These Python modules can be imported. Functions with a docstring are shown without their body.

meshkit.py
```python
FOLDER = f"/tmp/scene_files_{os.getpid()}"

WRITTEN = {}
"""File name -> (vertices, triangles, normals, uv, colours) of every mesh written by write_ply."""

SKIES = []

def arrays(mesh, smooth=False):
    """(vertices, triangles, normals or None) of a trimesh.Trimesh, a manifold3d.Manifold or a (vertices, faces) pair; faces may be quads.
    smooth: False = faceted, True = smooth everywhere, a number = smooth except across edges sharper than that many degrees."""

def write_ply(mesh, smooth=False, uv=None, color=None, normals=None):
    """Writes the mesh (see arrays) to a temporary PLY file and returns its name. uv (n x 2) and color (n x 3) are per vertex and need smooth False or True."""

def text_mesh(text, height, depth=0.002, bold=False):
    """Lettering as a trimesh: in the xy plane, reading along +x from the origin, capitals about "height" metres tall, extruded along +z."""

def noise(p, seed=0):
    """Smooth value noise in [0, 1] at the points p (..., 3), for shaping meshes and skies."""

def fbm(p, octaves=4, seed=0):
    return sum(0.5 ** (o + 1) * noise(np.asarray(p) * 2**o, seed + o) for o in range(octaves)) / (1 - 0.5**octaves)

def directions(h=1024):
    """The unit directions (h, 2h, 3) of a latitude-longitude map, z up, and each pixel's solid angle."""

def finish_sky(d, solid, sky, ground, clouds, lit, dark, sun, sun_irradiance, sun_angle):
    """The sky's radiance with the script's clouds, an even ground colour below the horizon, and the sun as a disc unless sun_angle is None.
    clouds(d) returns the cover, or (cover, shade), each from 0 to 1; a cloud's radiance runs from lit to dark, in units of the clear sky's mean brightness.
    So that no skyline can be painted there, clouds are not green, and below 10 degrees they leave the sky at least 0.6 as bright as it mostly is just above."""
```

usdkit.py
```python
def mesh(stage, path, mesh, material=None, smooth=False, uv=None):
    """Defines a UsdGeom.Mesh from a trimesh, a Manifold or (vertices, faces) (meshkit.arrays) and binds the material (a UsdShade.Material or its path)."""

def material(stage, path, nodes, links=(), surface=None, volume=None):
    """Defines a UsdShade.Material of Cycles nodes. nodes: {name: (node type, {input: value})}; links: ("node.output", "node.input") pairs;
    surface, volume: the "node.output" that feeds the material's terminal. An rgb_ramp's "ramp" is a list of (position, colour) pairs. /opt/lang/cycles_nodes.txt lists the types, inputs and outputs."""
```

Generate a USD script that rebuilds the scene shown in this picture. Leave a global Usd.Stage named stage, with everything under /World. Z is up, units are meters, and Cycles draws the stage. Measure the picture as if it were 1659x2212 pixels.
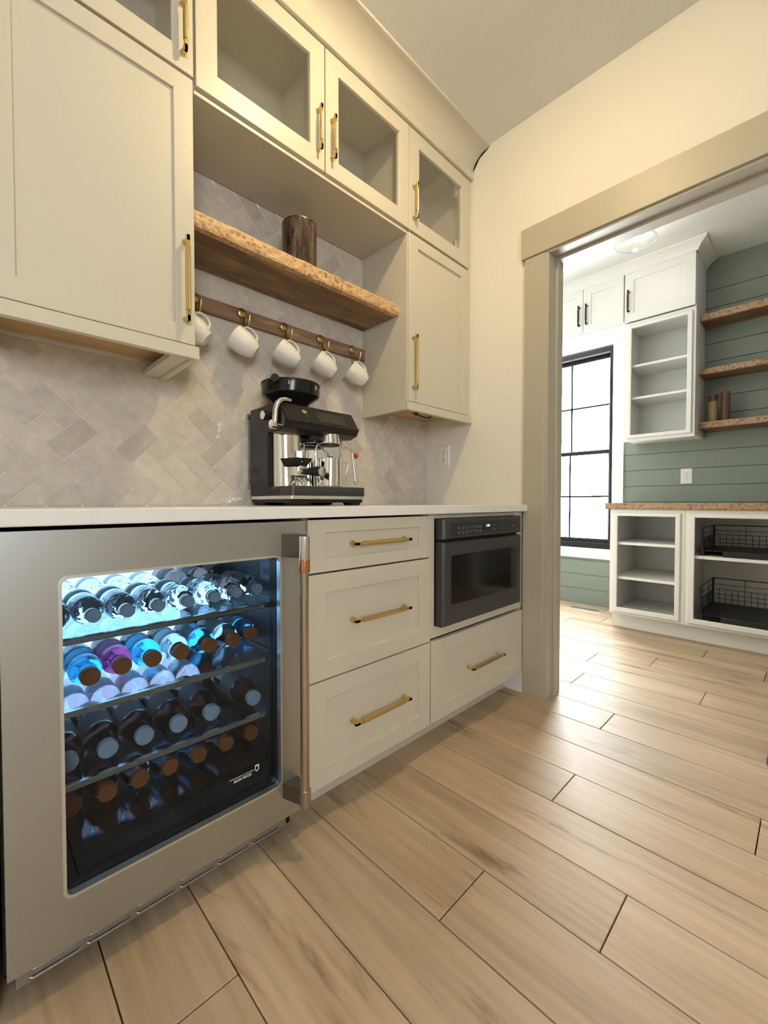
import math, random
import numpy as np, trimesh, usdkit, meshkit
import manifold3d as m3
import shapely.geometry as sg
from shapely import affinity
from shapely.ops import unary_union
from pxr import Usd, UsdGeom, UsdLux, UsdShade, Gf, Sdf

stage = Usd.Stage.CreateInMemory()
UsdGeom.SetStageUpAxis(stage, 'Z'); UsdGeom.SetStageMetersPerUnit(stage, 1.0)
UsdGeom.Xform.Define(stage, '/World'); UsdGeom.Scope.Define(stage, '/World/Looks')
R = random.Random(11)

# ---------------------------------------------------------------- camera, sky, lights, exposure
W_PX, F_PX, YAW, PITCH, EYE = 1659.0, 916.0, math.radians(44.5), math.radians(-1.314), 0.93
EXPOSURE = 0.0
SKY = 2.5                                      # overcast sky brightness
SKY_COL = (0.93, 0.97, 1.0)
DAY_PANTRY, DAY_FRONT = 30.0, 13.5              # daylight standing in the two windows
LAMP_COL = (1.0, 0.77, 0.40)
MAIN_LAMP, PANTRY_LAMP = 450.0, 60.0           # radiance of the small lamps
FRIDGE_LED = 4.5
cam = UsdGeom.Camera.Define(stage, '/World/camera')
cam.CreateHorizontalApertureAttr(36.0); cam.CreateVerticalApertureAttr(48.0)
cam.CreateFocalLengthAttr(36.0 * F_PX / W_PX); cam.CreateClippingRangeAttr(Gf.Vec2f(0.02, 200.0))
cam.CreateExposureAttr(EXPOSURE)
_f = np.array([math.sin(YAW) * math.cos(PITCH), math.cos(YAW) * math.cos(PITCH), math.sin(PITCH)])
_r = np.array([math.cos(YAW), -math.sin(YAW), 0.0]); _u = np.cross(_r, _f)
_M = np.eye(4); _M[0, :3], _M[1, :3], _M[2, :3], _M[3, :3] = _r, _u, -_f, (0, 0, EYE)
cam.AddTransformOp().Set(Gf.Matrix4d(*_M.ravel().tolist()))
sky = UsdLux.DomeLight.Define(stage, '/World/overcast_sky')
sky.CreateColorAttr(Gf.Vec3f(*SKY_COL)); sky.CreateIntensityAttr(SKY)

def daylight(name, centre, size, to, power):
    q = UsdLux.RectLight.Define(stage, '/World/' + name); q.CreateWidthAttr(size[0]); q.CreateHeightAttr(size[1])
    q.CreateIntensityAttr(power); q.CreateColorAttr(Gf.Vec3f(*SKY_COL)); z = -np.array(to, float); y = np.array([0, 0, 1.0]); x = np.cross(y, z)
    m = np.eye(4); m[0, :3], m[1, :3], m[2, :3], m[3, :3] = x, y, z, centre; q.AddTransformOp().Set(Gf.Matrix4d(*m.ravel().tolist()))
daylight('pantry_daylight', (4.22, 1.634, 1.40), (.80, 1.80), (-1, 0, 0), DAY_PANTRY)
daylight('room_daylight', (-1.0, -2.46, 1.675), (1.20, 1.25), (0, 1, 0), DAY_FRONT)

# ---------------------------------------------------------------- helpers: materials
MATS = {}
def mat(name, nodes, links, surface):
    MATS[name] = usdkit.material(stage, '/World/Looks/' + name, nodes, links, surface=surface); return MATS[name]
def pbr(name, col, rough=0.5, metal=0.0, bump=None, **kw):
    """plain principled surface; bump = (scale, strength, distance)"""
    n = {'p': ('principled_bsdf', dict(base_color=col, roughness=rough, metallic=metal, **kw))}; l = []
    if bump:
        n['g'] = ('geometry', {}); n['n'] = ('noise_texture', {'scale': bump[0], 'detail': 3.0})
        n['b'] = ('bump', {'strength': bump[1], 'distance': bump[2]})
        l = [('g.position', 'n.vector'), ('n.fac', 'b.height'), ('b.normal', 'p.normal')]
    return mat(name, n, l, 'p.BSDF')
def wood(name, cols, axis, off=(0, 0, 0), scale=9.0, stretch=0.09, rough=0.45, bump=0.25, streak=None, spec=0.5, fine=0.35):
    """wood with its grain along axis (0 x, 1 y, 2 z)"""
    s = [scale, scale, scale]; s[axis] = scale * stretch
    s2 = [scale * 9, scale * 9, scale * 9]; s2[axis] = scale * 0.35
    s3 = [scale * .62, scale * .62, scale * .62]; s3[axis] = scale * .105
    k = len(cols) - 1
    n = {'g': ('geometry', {}), 'm': ('mapping', {'location': off, 'scale': tuple(s)}), 'm2': ('mapping', {'location': off, 'scale': tuple(s2)}),
         'n': ('noise_texture', {'scale': 1.0, 'detail': 6.0, 'roughness': 0.6, 'distortion': 0.9}),
         'f': ('noise_texture', {'scale': 1.0, 'detail': 3.0, 'roughness': 0.55}),
         'r': ('rgb_ramp', {'ramp': [(0.27 + 0.46 * i / k, c) for i, c in enumerate(cols)]}),
         'fr': ('map_range', {'from_min': 0.3, 'from_max': 0.7, 'to_min': 1 - fine, 'to_max': 1.06, 'clamp': True}),
         'mx': ('mix_color', {'blend_type': 'multiply', 'fac': 1.0}),
         'b': ('bump', {'strength': bump, 'distance': 0.002}), 'p': ('principled_bsdf', {'roughness': rough, 'specular_ior_level': spec})}
    l = [('g.position', 'm.vector'), ('g.position', 'm2.vector'), ('m.vector', 'n.vector'), ('m2.vector', 'f.vector'), ('n.fac', 'r.fac'),
         ('f.fac', 'fr.value'), ('r.color', 'mx.a'), ('fr.result', 'mx.b'), ('f.fac', 'b.height'), ('b.normal', 'p.normal')]
    last = 'mx.result'
    if streak:
        n['m3'] = ('mapping', {'location': tuple(np.array(off) + 7.3), 'scale': tuple(s3)})
        n['sn'] = ('noise_texture', {'scale': 1.0, 'detail': 5.0, 'roughness': 0.65, 'distortion': 1.6})
        n['sr'] = ('map_range', {'from_min': 0.585, 'from_max': 0.70, 'to_min': 0.0, 'to_max': 0.85, 'clamp': True})
        n['sm'] = ('mix_color', {'blend_type': 'mix', 'b': streak})
        l += [('g.position', 'm3.vector'), ('m3.vector', 'sn.vector'), ('sn.fac', 'sr.value'), ('sr.result', 'sm.fac'), (last, 'sm.a')]; last = 'sm.result'
    l.append((last, 'p.base_color'))
    return mat(name, n, l, 'p.BSDF')
def pane(name, tint, gloss=0.02, ior=1.5, gcol=(1, 1, 1), boost=1.0, bump=None):
    """clear or tinted pane that lets light through and mirrors at grazing angles, alike from both of its faces"""
    n = {'o': ('geometry', {}), 'i': ('math', {'math_type': 'multiply_add', 'value2': 1 / ior - ior, 'value3': ior}), 'f': ('fresnel', {}), 't': ('transparent_bsdf', {'color': tint}),
         'g': ('glossy_bsdf', {'color': gcol, 'roughness': gloss}), 'k': ('math', {'math_type': 'multiply', 'value2': boost, 'use_clamp': True}), 'x': ('mix_closure', {})}
    l = [('o.backfacing', 'i.value1'), ('i.value', 'f.IOR'), ('f.fac', 'k.value1'), ('k.value', 'x.fac'), ('t.BSDF', 'x.closure1'), ('g.BSDF', 'x.closure2')]
    if bump:
        n['n'] = ('noise_texture', {'scale': bump[0], 'detail': 2.0}); n['b'] = ('bump', {'strength': bump[1], 'distance': 0.003})
        l += [('o.position', 'n.vector'), ('n.fac', 'b.height'), ('b.normal', 'g.normal')]
    return mat(name, n, l, 'x.closure')
def emit(name, col, strength):
    return mat(name, {'e': ('emission', {'color': col, 'strength': strength})}, [], 'e.emission')

# ---------------------------------------------------------------- helpers: prims
ORIGIN, USED = {}, {}
def numbered(parent, name):
    k = USED.get((parent, name), -1) + 1; USED[(parent, name)] = k
    return f'{parent}/{name}' + (f'_{k:03d}' if k else '')
def keys(prim, label=None, cat=None, group=None, kind=None):
    for k, v in (('label', label), ('category', cat), ('group', group), ('kind', kind)):
        if v: prim.SetCustomDataByKey(k, v)
def thing(name, label, cat, loc=(0, 0, 0), group=None, rotz=0, kind=None):
    path = numbered('/World', name); x = UsdGeom.Xform.Define(stage, path)
    x.AddTranslateOp().Set(Gf.Vec3d(*map(float, loc)))
    if rotz: x.AddRotateZOp().Set(float(rotz))
    keys(x.GetPrim(), label, cat, group, kind); ORIGIN[path] = np.array(loc, float) if not rotz else np.zeros(3)
    return path
def tri(m):
    if isinstance(m, m3.Manifold):
        q = m.to_mesh(); return trimesh.Trimesh(np.array(q.vert_properties[:, :3]), np.array(q.tri_verts), process=False)
    if isinstance(m, (tuple, list)): return cat(m) if not isinstance(m[0], np.ndarray) else trimesh.Trimesh(m[0], m[1], process=False)
    return m
def cat(ms): return trimesh.util.concatenate([tri(m) for m in ms])
def part(parent, name, mesh, material, label=None, smooth=False, kind=None, local=False, cat_=None):
    """one Mesh under parent (a thing, or a part of it); mesh is in world space unless local"""
    path = numbered(parent, name); m = tri(mesh).copy()
    root = '/'.join(path.split('/')[:3])
    if not local: m.apply_translation(-ORIGIN[root])
    if m.is_watertight and m.volume < 0: m.invert()
    usdkit.mesh(stage, path, m, MATS[material] if isinstance(material, str) else material, smooth=smooth)
    keys(stage.GetPrimAtPath(path), label, cat_, None, kind)
    return path
def struct(name, mesh, material, label, smooth=False, number=False):
    path = numbered('/World', name); m = tri(mesh).copy(); ORIGIN[path] = np.zeros(3)
    if m.is_watertight and m.volume < 0: m.invert()
    usdkit.mesh(stage, path, m, MATS[material], smooth=smooth); keys(stage.GetPrimAtPath(path), label, None, None, 'structure')
    return path
def copy_of(src, loc, label=None, rotz=0, group=None):
    p0 = stage.GetPrimAtPath(src); name = src.split('/')[-1]
    import re
    name = re.sub(r'_\d{3}$', '', name); path = numbered('/World', name)
    x = UsdGeom.Xform.Define(stage, path); x.ClearXformOpOrder()
    x.GetPrim().GetReferences().AddInternalReference(src); x.GetPrim().SetInstanceable(True)
    x.AddTranslateOp().Set(Gf.Vec3d(*map(float, loc)))
    if rotz: x.AddRotateZOp().Set(float(rotz))
    was = dict(p0.GetCustomData()); keys(x.GetPrim(), label or was.get('label'), was.get('category'), group or was.get('group'))
    return path

# ---------------------------------------------------------------- helpers: shapes
def _tmpl():
    s = np.array([(a, b, c) for a in (-1, 1) for b in (-1, 1) for c in (-1, 1)], float); pts = []
    for q in s:
        for k in range(3):
            p = q.copy(); p[k] = q[k] * 1.0
            for j in range(3):
                if j != k: p[j] = q[j] * 0.8
            pts.append(p)
    pts = np.array(pts); h = trimesh.convex.convex_hull(pts)
    idx = [int(np.argmin(((pts - v) ** 2).sum(1))) for v in h.vertices]
    return np.sign(pts), np.abs(pts) > 0.9, np.array(idx)[h.faces]
_TS, _TO, _TF = _tmpl()
def box(x0, x1, y0, y1, z0, z1, c=0.0):
    """box, its edges chamfered by c"""
    lo, hi = np.array([min(x0, x1), min(y0, y1), min(z0, z1)], float), np.array([max(x0, x1), max(y0, y1), max(z0, z1)], float)
    if c <= 0:
        b = trimesh.creation.box(hi - lo); b.apply_translation((lo + hi) / 2); return b
    c = min(c, (hi - lo).min() * 0.45)
    half = (hi - lo) / 2 - np.where(_TO, 0, c)
    return trimesh.Trimesh((lo + hi) / 2 + _TS * half, _TF.copy(), process=False)
def loops(ls, closed=True):
    """skin between loops of equal length (k x n x 3); closed: the last joins the first, else both ends are capped as fans"""
    ls = [np.asarray(l, float) for l in ls]; n = len(ls[0]); v = np.vstack(ls); f = []
    for a in range(len(ls) - (0 if closed else 1)):
        b = (a + 1) % len(ls)
        for i in range(n):
            j = (i + 1) % n; f += [(a * n + i, a * n + j, b * n + j), (a * n + i, b * n + j, b * n + i)]
    if not closed:
        v = np.vstack([v, ls[0].mean(0), ls[-1].mean(0)]); A, B = len(v) - 2, len(v) - 1; o = (len(ls) - 1) * n
        for i in range(n):
            j = (i + 1) % n; f += [(A, j, i), (B, o + i, o + j)]
    m = trimesh.Trimesh(v, np.array(f), process=False)
    if m.volume < 0: m.invert()
    return m
def M_front(y):      # door plane facing -y: (a, b, out) -> (x=a, y=y-out, z=b)
    return lambda p: np.column_stack([p[:, 0], y - p[:, 2], p[:, 1]])
def M_side(x):       # plane facing -x : (a, b, out) -> (x=x-out, y=a, z=b)
    return lambda p: np.column_stack([x - p[:, 2], p[:, 0], p[:, 1]])
def rect(a0, a1, b0, b1, d, g=0.0): return np.array([(a0 + g, b0 + g, d), (a1 - g, b0 + g, d), (a1 - g, b1 - g, d), (a0 + g, b1 - g, d)])
def frame(P, o, i, d0, d1, c=0.0015, ci=None):
    """rectangular ring: outer o=(a0,a1,b0,b1), inner i, from depth d0 (back) to d1 (front)"""
    ci = c if ci is None else ci
    return loops([P(q) for q in (rect(*o, d0), rect(*o, d1 - c), rect(*o, d1, c), rect(*i, d1, -ci), rect(*i, d1 - ci), rect(*i, d0))])
def slab(P, o, d0, d1, c=0.0):
    return loops([P(q) for q in (rect(*o, d0), rect(*o, d1 - c), rect(*o, d1, c))] if c else [P(rect(*o, d0)), P(rect(*o, d1))], closed=False)
def cyl(p0, p1, r0, r1=None, n=24):
    p0, p1 = np.array(p0, float), np.array(p1, float); r1 = r0 if r1 is None else r1
    t = (p1 - p0) / np.linalg.norm(p1 - p0); a = np.cross(t, (0, 0, 1.0) if abs(t[2]) < .9 else (1.0, 0, 0)); a /= np.linalg.norm(a); b = np.cross(t, a)
    w = np.arange(n) * 2 * np.pi / n; ring = np.cos(w)[:, None] * a + np.sin(w)[:, None] * b
    return loops([p0 + ring * r0, p1 + ring * r1], closed=False)
def lathe(prof, c=(0, 0, 0), ax=(0, 0, 1), n=32, closed=False):
    """prof: (radius, along) pairs turned about ax through c; open ends are capped, closed: the profile is a closed ring (hollow things)"""
    ax = np.array(ax, float); ax /= np.linalg.norm(ax); a = np.cross(ax, (0, 0, 1.0) if abs(ax[2]) < .9 else (1.0, 0, 0)); a /= np.linalg.norm(a); b = np.cross(ax, a)
    w = np.arange(n) * 2 * np.pi / n; ring = np.cos(w)[:, None] * a + np.sin(w)[:, None] * b
    return loops([np.array(c, float) + ring * r + ax * h for r, h in prof], closed=closed)
def tube(pts, r, n=10, smooth=0):
    p = np.array(pts, float)
    for _ in range(smooth):
        q = np.empty((2 * len(p), 3)); q[0], q[-1] = p[0], p[-1]
        q[1:-1:2] = .75 * p[:-1] + .25 * p[1:]; q[2:-1:2] = .25 * p[:-1] + .75 * p[1:]; p = q
    t = np.gradient(p, axis=0); t /= np.linalg.norm(t, axis=1, keepdims=True) + 1e-12
    up = np.array([0, 0, 1.0]) if abs(t[0][2]) < .8 else np.array([1.0, 0, 0]); ls = []; w = np.arange(n) * 2 * np.pi / n
    a = np.cross(t[0], up); a /= np.linalg.norm(a); rr = np.interp(np.linspace(0, 1, len(p)), np.linspace(0, 1, len(np.atleast_1d(r))), np.atleast_1d(r))
    for k in range(len(p)):
        a = a - t[k] * (a @ t[k]); a /= np.linalg.norm(a); b = np.cross(t[k], a)
        ls.append(p[k] + rr[k] * (np.cos(w)[:, None] * a + np.sin(w)[:, None] * b))
    return loops(ls, closed=False)
def extr(poly, P, d0, d1):
    """extrude a shapely polygon given in (a, b) from depth d0 to d1, through the plane map P"""
    ms = []
    for g in getattr(poly, 'geoms', [poly]):
        m = trimesh.creation.extrude_polygon(g, d1 - d0, engine='earcut'); v = m.vertices.copy(); v[:, 2] += d0
        m = trimesh.Trimesh(P(v), m.faces, process=False)
        if m.volume < 0: m.invert()
        ms.append(m)
    return cat(ms)
def rrect(a0, a1, b0, b1, r, q=6): return sg.box(a0 + r, b0 + r, a1 - r, b1 - r).buffer(r, quad_segs=q)
def text(s, h, P, a, b, d, depth=0.0006, rot180=False, bold=False, center=False):
    m = meshkit.text_mesh(s, h, depth, bold=bold); v = np.array(m.vertices)
    if center: v[:, 0] -= (v[:, 0].min() + v[:, 0].max()) / 2; v[:, 1] -= h / 2
    if rot180: v[:, :2] *= -1
    v += (a, b, d); return trimesh.Trimesh(P(v), m.faces, process=False)
def xf(m, A, t=(0, 0, 0)):
    m = tri(m).copy(); m.vertices = np.asarray(m.vertices) @ np.array(A).T + np.array(t)
    if np.linalg.det(np.array(A)) < 0: m.invert()
    return m

# ---------------------------------------------------------------- materials
pbr('wall_paint', (0.80, 0.76, 0.68), 0.6, bump=(220, 0.05, 0.001))
pbr('ceiling_paint', (0.78, 0.78, 0.75), 0.75)
pbr('white_paint', (0.78, 0.78, 0.75), 0.35)
pbr('white_trim', (0.84, 0.84, 0.82), 0.4)
pbr('greige_paint', (0.61, 0.56, 0.455), 0.38)
pbr('trim_paint', (0.46, 0.42, 0.335), 0.42)
pbr('sage_paint', (0.225, 0.265, 0.225), 0.5, bump=(90, 0.05, 0.001))
pbr('grout', (0.74, 0.69, 0.61), 0.8)
pbr('brass', (0.66, 0.48, 0.20), 0.28, 1.0)
pbr('brass_fluted', (0.60, 0.42, 0.17), 0.36, 1.0)
pbr('aged_brass', (0.52, 0.38, 0.15), 0.33, 1.0)
pbr('bronze_dark', (0.05, 0.03, 0.03), 0.4, 0.4)
pbr('steel_brushed', (0.49, 0.51, 0.505), 0.42, 1.0)
pbr('trim_steel', (0.78, 0.83, 0.84), 0.38, 1.0)
pbr('steel_warm', (0.50, 0.44, 0.37), 0.27, 1.0)
pbr('steel_dark', (0.20, 0.185, 0.165), 0.35, 1.0)
pbr('chrome', (0.82, 0.81, 0.78), 0.06, 1.0)
pbr('steel_satin', (0.75, 0.74, 0.71), 0.18, 1.0)
pbr('copper', (0.72, 0.33, 0.20), 0.22, 1.0)
pbr('grille_metal', (0.33, 0.33, 0.32), 0.35, 0.8)
pbr('black_metal', (0.012, 0.012, 0.013), 0.4)
pbr('black_void', (0.004, 0.004, 0.004), 0.7)
pbr('black_plastic', (0.012, 0.011, 0.010), 0.42, specular_ior_level=0.3)
pbr('black_gloss', (0.010, 0.010, 0.010), 0.16, specular_ior_level=0.35)
pbr('black_satin', (0.014, 0.013, 0.012), 0.33, specular_ior_level=0.28)
pbr('slate_metal', (0.062, 0.062, 0.064), 0.42, 0.35)
pbr('slate_panel', (0.030, 0.030, 0.031), 0.3)
pbr('smoked_glass', (0.010, 0.009, 0.007), 0.10)
pbr('print_grey', (0.33, 0.33, 0.33), 0.6)
pbr('print_white', (0.75, 0.76, 0.74), 0.6)
pbr('label_blue', (0.34, 0.47, 0.62), 0.5)
pbr('label_ink', (0.10, 0.16, 0.26), 0.5)
pbr('outlet_white', (0.80, 0.79, 0.75), 0.35)
pbr('slot_dark', (0.05, 0.045, 0.04), 0.6)
pbr('mug_glaze', (0.74, 0.71, 0.64), 0.42)
pbr('fridge_liner', (0.40, 0.42, 0.45), 0.4)
pbr('fridge_liner_dark', (0.085, 0.095, 0.115), 0.4)
pbr('cap_white', (0.78, 0.80, 0.82), 0.5)
pbr('cap_orange', (0.75, 0.19, 0.035), 0.5)
pbr('red_plastic', (0.45, 0.02, 0.02), 0.3)
pbr('vent_metal', (0.50, 0.47, 0.40), 0.45, 0.3)
pbr('grinder_steel', (0.6, 0.6, 0.58), 0.3, 1.0)
pbr('cloth_blue', (0.10, 0.14, 0.22), 0.8)
pane('clear_pane', (0.97, 0.98, 0.98), 0.0)
pane('cabinet_glass', (0.95, 0.95, 0.94), 0.05, boost=1.5, bump=(60, 0.25))
pane('door_glass', (0.66, 0.73, 0.80), 0.012, gcol=(0.50, 0.58, 0.70))
pane('lamp_glass', (0.96, 0.96, 0.95), 0.0)
pane('shelf_glass', (0.80, 0.90, 0.94), 0.01)
pane('tank_plastic', (0.62, 0.60, 0.57), 0.1)
pane('hopper_plastic', (0.12, 0.11, 0.10), 0.08, boost=1.3)
mat('bulb_warm', {'e': ('emission', {'color': LAMP_COL, 'strength': MAIN_LAMP})}, [], 'e.emission')
mat('bulb_pantry', {'e': ('emission', {'color': (1.0, 0.84, 0.60), 'strength': PANTRY_LAMP})}, [], 'e.emission')
emit('led_panel', (0.50, 0.80, 1.0), FRIDGE_LED)
emit('clock_digits', (0.45, 0.85, 1.0), 2.2)
pbr('display_glass', (0.015, 0.022, 0.04), 0.15)
def liquid(name, col, rough=0.02, density_col=None):
    return pbr(name, col, rough, transmission_weight=1.0, ior=1.33)
liquid('water_bottle', (0.90, 0.95, 1.0)); liquid('drink_blue', (0.05, 0.55, 0.95)); liquid('drink_purple', (0.34, 0.05, 0.22))
liquid('drink_grey', (0.55, 0.66, 0.75)); liquid('drink_cola', (0.035, 0.014, 0.012)); liquid('drink_red', (0.50, 0.04, 0.05)); liquid('drink_pink', (0.62, 0.22, 0.26))
for k, c in (('pale', (0.86, 0.89, 0.94)), ('silver', (0.78, 0.82, 0.88))):
    mat('wrap_' + k, {'d': ('diffuse_bsdf', {'color': c}), 't': ('translucent_bsdf', {'color': c}), 'x': ('mix_closure', {'fac': 0.7}), 'c': ('transparent_bsdf', {}), 'y': ('mix_closure', {'fac': 0.5})},
        [('d.BSDF', 'x.closure1'), ('t.BSDF', 'x.closure2'), ('x.closure', 'y.closure1'), ('c.BSDF', 'y.closure2')], 'y.closure')
# wall tiles: glazed, each a little uneven; six tones
TILE = []
for k, c in enumerate([(0.61, 0.545, 0.47), (0.57, 0.515, 0.45), (0.635, 0.575, 0.50), (0.595, 0.53, 0.475), (0.52, 0.46, 0.40), (0.625, 0.565, 0.485)]):
    n = {'g': ('geometry', {}), 'n': ('noise_texture', {'scale': 26.0, 'detail': 2.0, 'roughness': 0.45}), 'n2': ('noise_texture', {'scale': 34.0, 'detail': 4.0}),
         'r': ('map_range', {'from_min': 0.3, 'from_max': 0.7, 'to_min': 0.90, 'to_max': 1.06, 'clamp': True}), 'mx': ('mix_color', {'blend_type': 'multiply', 'fac': 1.0, 'a': c}),
         'b': ('bump', {'strength': 0.75, 'distance': 0.004}), 'p': ('principled_bsdf', {'roughness': 0.09, 'specular_ior_level': 0.5})}
    TILE.append(mat(f'glazed_tile_{k}', n, [('g.position', 'n.vector'), ('g.position', 'n2.vector'), ('n.fac', 'b.height'), ('b.normal', 'p.normal'), ('n2.fac', 'r.value'), ('r.result', 'mx.b'), ('mx.result', 'p.base_color')], 'p.BSDF'))
# floor planks: pale oak, seven variants
FLOOR = []
for k in range(7):
    t = (1.0, 0.93, 1.06, 0.97, 1.03, 0.90, 0.985)[k]
    cs = [tuple(np.array(c) * t) for c in ((0.42, 0.298, 0.185), (0.51, 0.375, 0.245), (0.57, 0.43, 0.29), (0.63, 0.485, 0.34))]
    FLOOR.append(wood(f'oak_plank_{k}', cs, 1, (k * 3.1, k * 5.7, k * 1.3), 7.5, 0.10, 0.46, 0.06, streak=(0.20, 0.125, 0.07), fine=0.16, spec=0.32))
wood('shelf_wood', [(0.10, 0.055, 0.026), (0.22, 0.125, 0.062), (0.34, 0.205, 0.105), (0.44, 0.28, 0.15)], 0, (1, 2, 3), 13, 0.22, 0.55, 0.35, fine=0.35)
wood('rail_wood', [(0.14, 0.075, 0.038), (0.25, 0.142, 0.074), (0.34, 0.205, 0.115), (0.48, 0.34, 0.225)], 0, (4, 2, 9), 22, 0.15, 0.55, 0.3, fine=0.3)
wood('cabinet_birch', [(0.46, 0.29, 0.13), (0.56, 0.37, 0.18), (0.63, 0.44, 0.23)], 0, (2, 1, 5), 8, 0.08, 0.5, 0.05, fine=0.1)
wood('pantry_shelf_wood', [(0.13, 0.062, 0.026), (0.22, 0.115, 0.050), (0.30, 0.165, 0.075), (0.38, 0.225, 0.11)], 1, (1, 8, 3), 13, 0.14, 0.5, 0.35, fine=0.35)
wood('walnut', [(0.075, 0.030, 0.014), (0.12, 0.052, 0.026), (0.17, 0.08, 0.042)], 2, (1, 3, 3), 30, 0.14, 0.4, 0.1)
wood('acacia', [(0.26, 0.155, 0.06), (0.36, 0.225, 0.095), (0.45, 0.30, 0.14)], 2, (5, 3, 3), 30, 0.14, 0.4, 0.1)
def edge_wood(name, lo, mid, hi, scale):
    """the hewn edge of a slab: pale wood with darker chipped hollows"""
    n = {'g': ('geometry', {}), 'v': ('voronoi_texture', {'scale': scale, 'randomness': 1.0}), 'n': ('noise_texture', {'scale': scale * 0.6, 'detail': 5.0, 'distortion': 1.0}),
         'a': ('math', {'math_type': 'multiply_add', 'value2': 0.85}), 'r': ('rgb_ramp', {'ramp': [(0.60, lo), (0.78, mid), (0.98, hi)]}), 'b': ('bump', {'strength': 0.8, 'distance': 0.004}),
         'p': ('principled_bsdf', {'roughness': 0.5})}
    return mat(name, n, [('g.position', 'v.vector'), ('g.position', 'n.vector'), ('v.distance', 'a.value1'), ('n.fac', 'a.value3'), ('a.value', 'r.fac'), ('r.color', 'p.base_color'), ('a.value', 'b.height'), ('b.normal', 'p.normal')], 'p.BSDF')
edge_wood('live_edge', (0.36, 0.19, 0.08), (0.53, 0.315, 0.145), (0.64, 0.41, 0.21), 62)
edge_wood('counter_edge', (0.21, 0.115, 0.06), (0.33, 0.195, 0.11), (0.42, 0.27, 0.165), 50)
# quartz: white with thin grey-brown veins
mat('quartz', {'g': ('geometry', {}), 'n': ('noise_texture', {'scale': 2.6, 'detail': 8.0, 'roughness': 0.62, 'distortion': 1.8}), 'm': ('noise_texture', {'scale': 1.7, 'detail': 2.0}),
               's': ('math', {'math_type': 'subtract', 'value2': 0.5}), 'a': ('math', {'math_type': 'absolute'}), 'k': ('map_range', {'from_min': 0.0, 'from_max': 0.012, 'to_min': 1.0, 'to_max': 0.0, 'clamp': True}),
               'mk': ('map_range', {'from_min': 0.50, 'from_max': 0.58, 'to_min': 0.0, 'to_max': 0.8, 'clamp': True}), 'f': ('math', {'math_type': 'multiply'}),
               'x': ('mix_color', {'blend_type': 'mix', 'a': (0.80, 0.79, 0.755), 'b': (0.36, 0.31, 0.25)}), 'p': ('principled_bsdf', {'roughness': 0.18})},
    [('g.position', 'n.vector'), ('g.position', 'm.vector'), ('n.fac', 's.value1'), ('s.value', 'a.value1'), ('a.value', 'k.value'), ('m.fac', 'mk.value'), ('k.result', 'f.value1'), ('mk.result', 'f.value2'), ('f.value', 'x.fac'), ('x.result', 'p.base_color')], 'p.BSDF')
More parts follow.
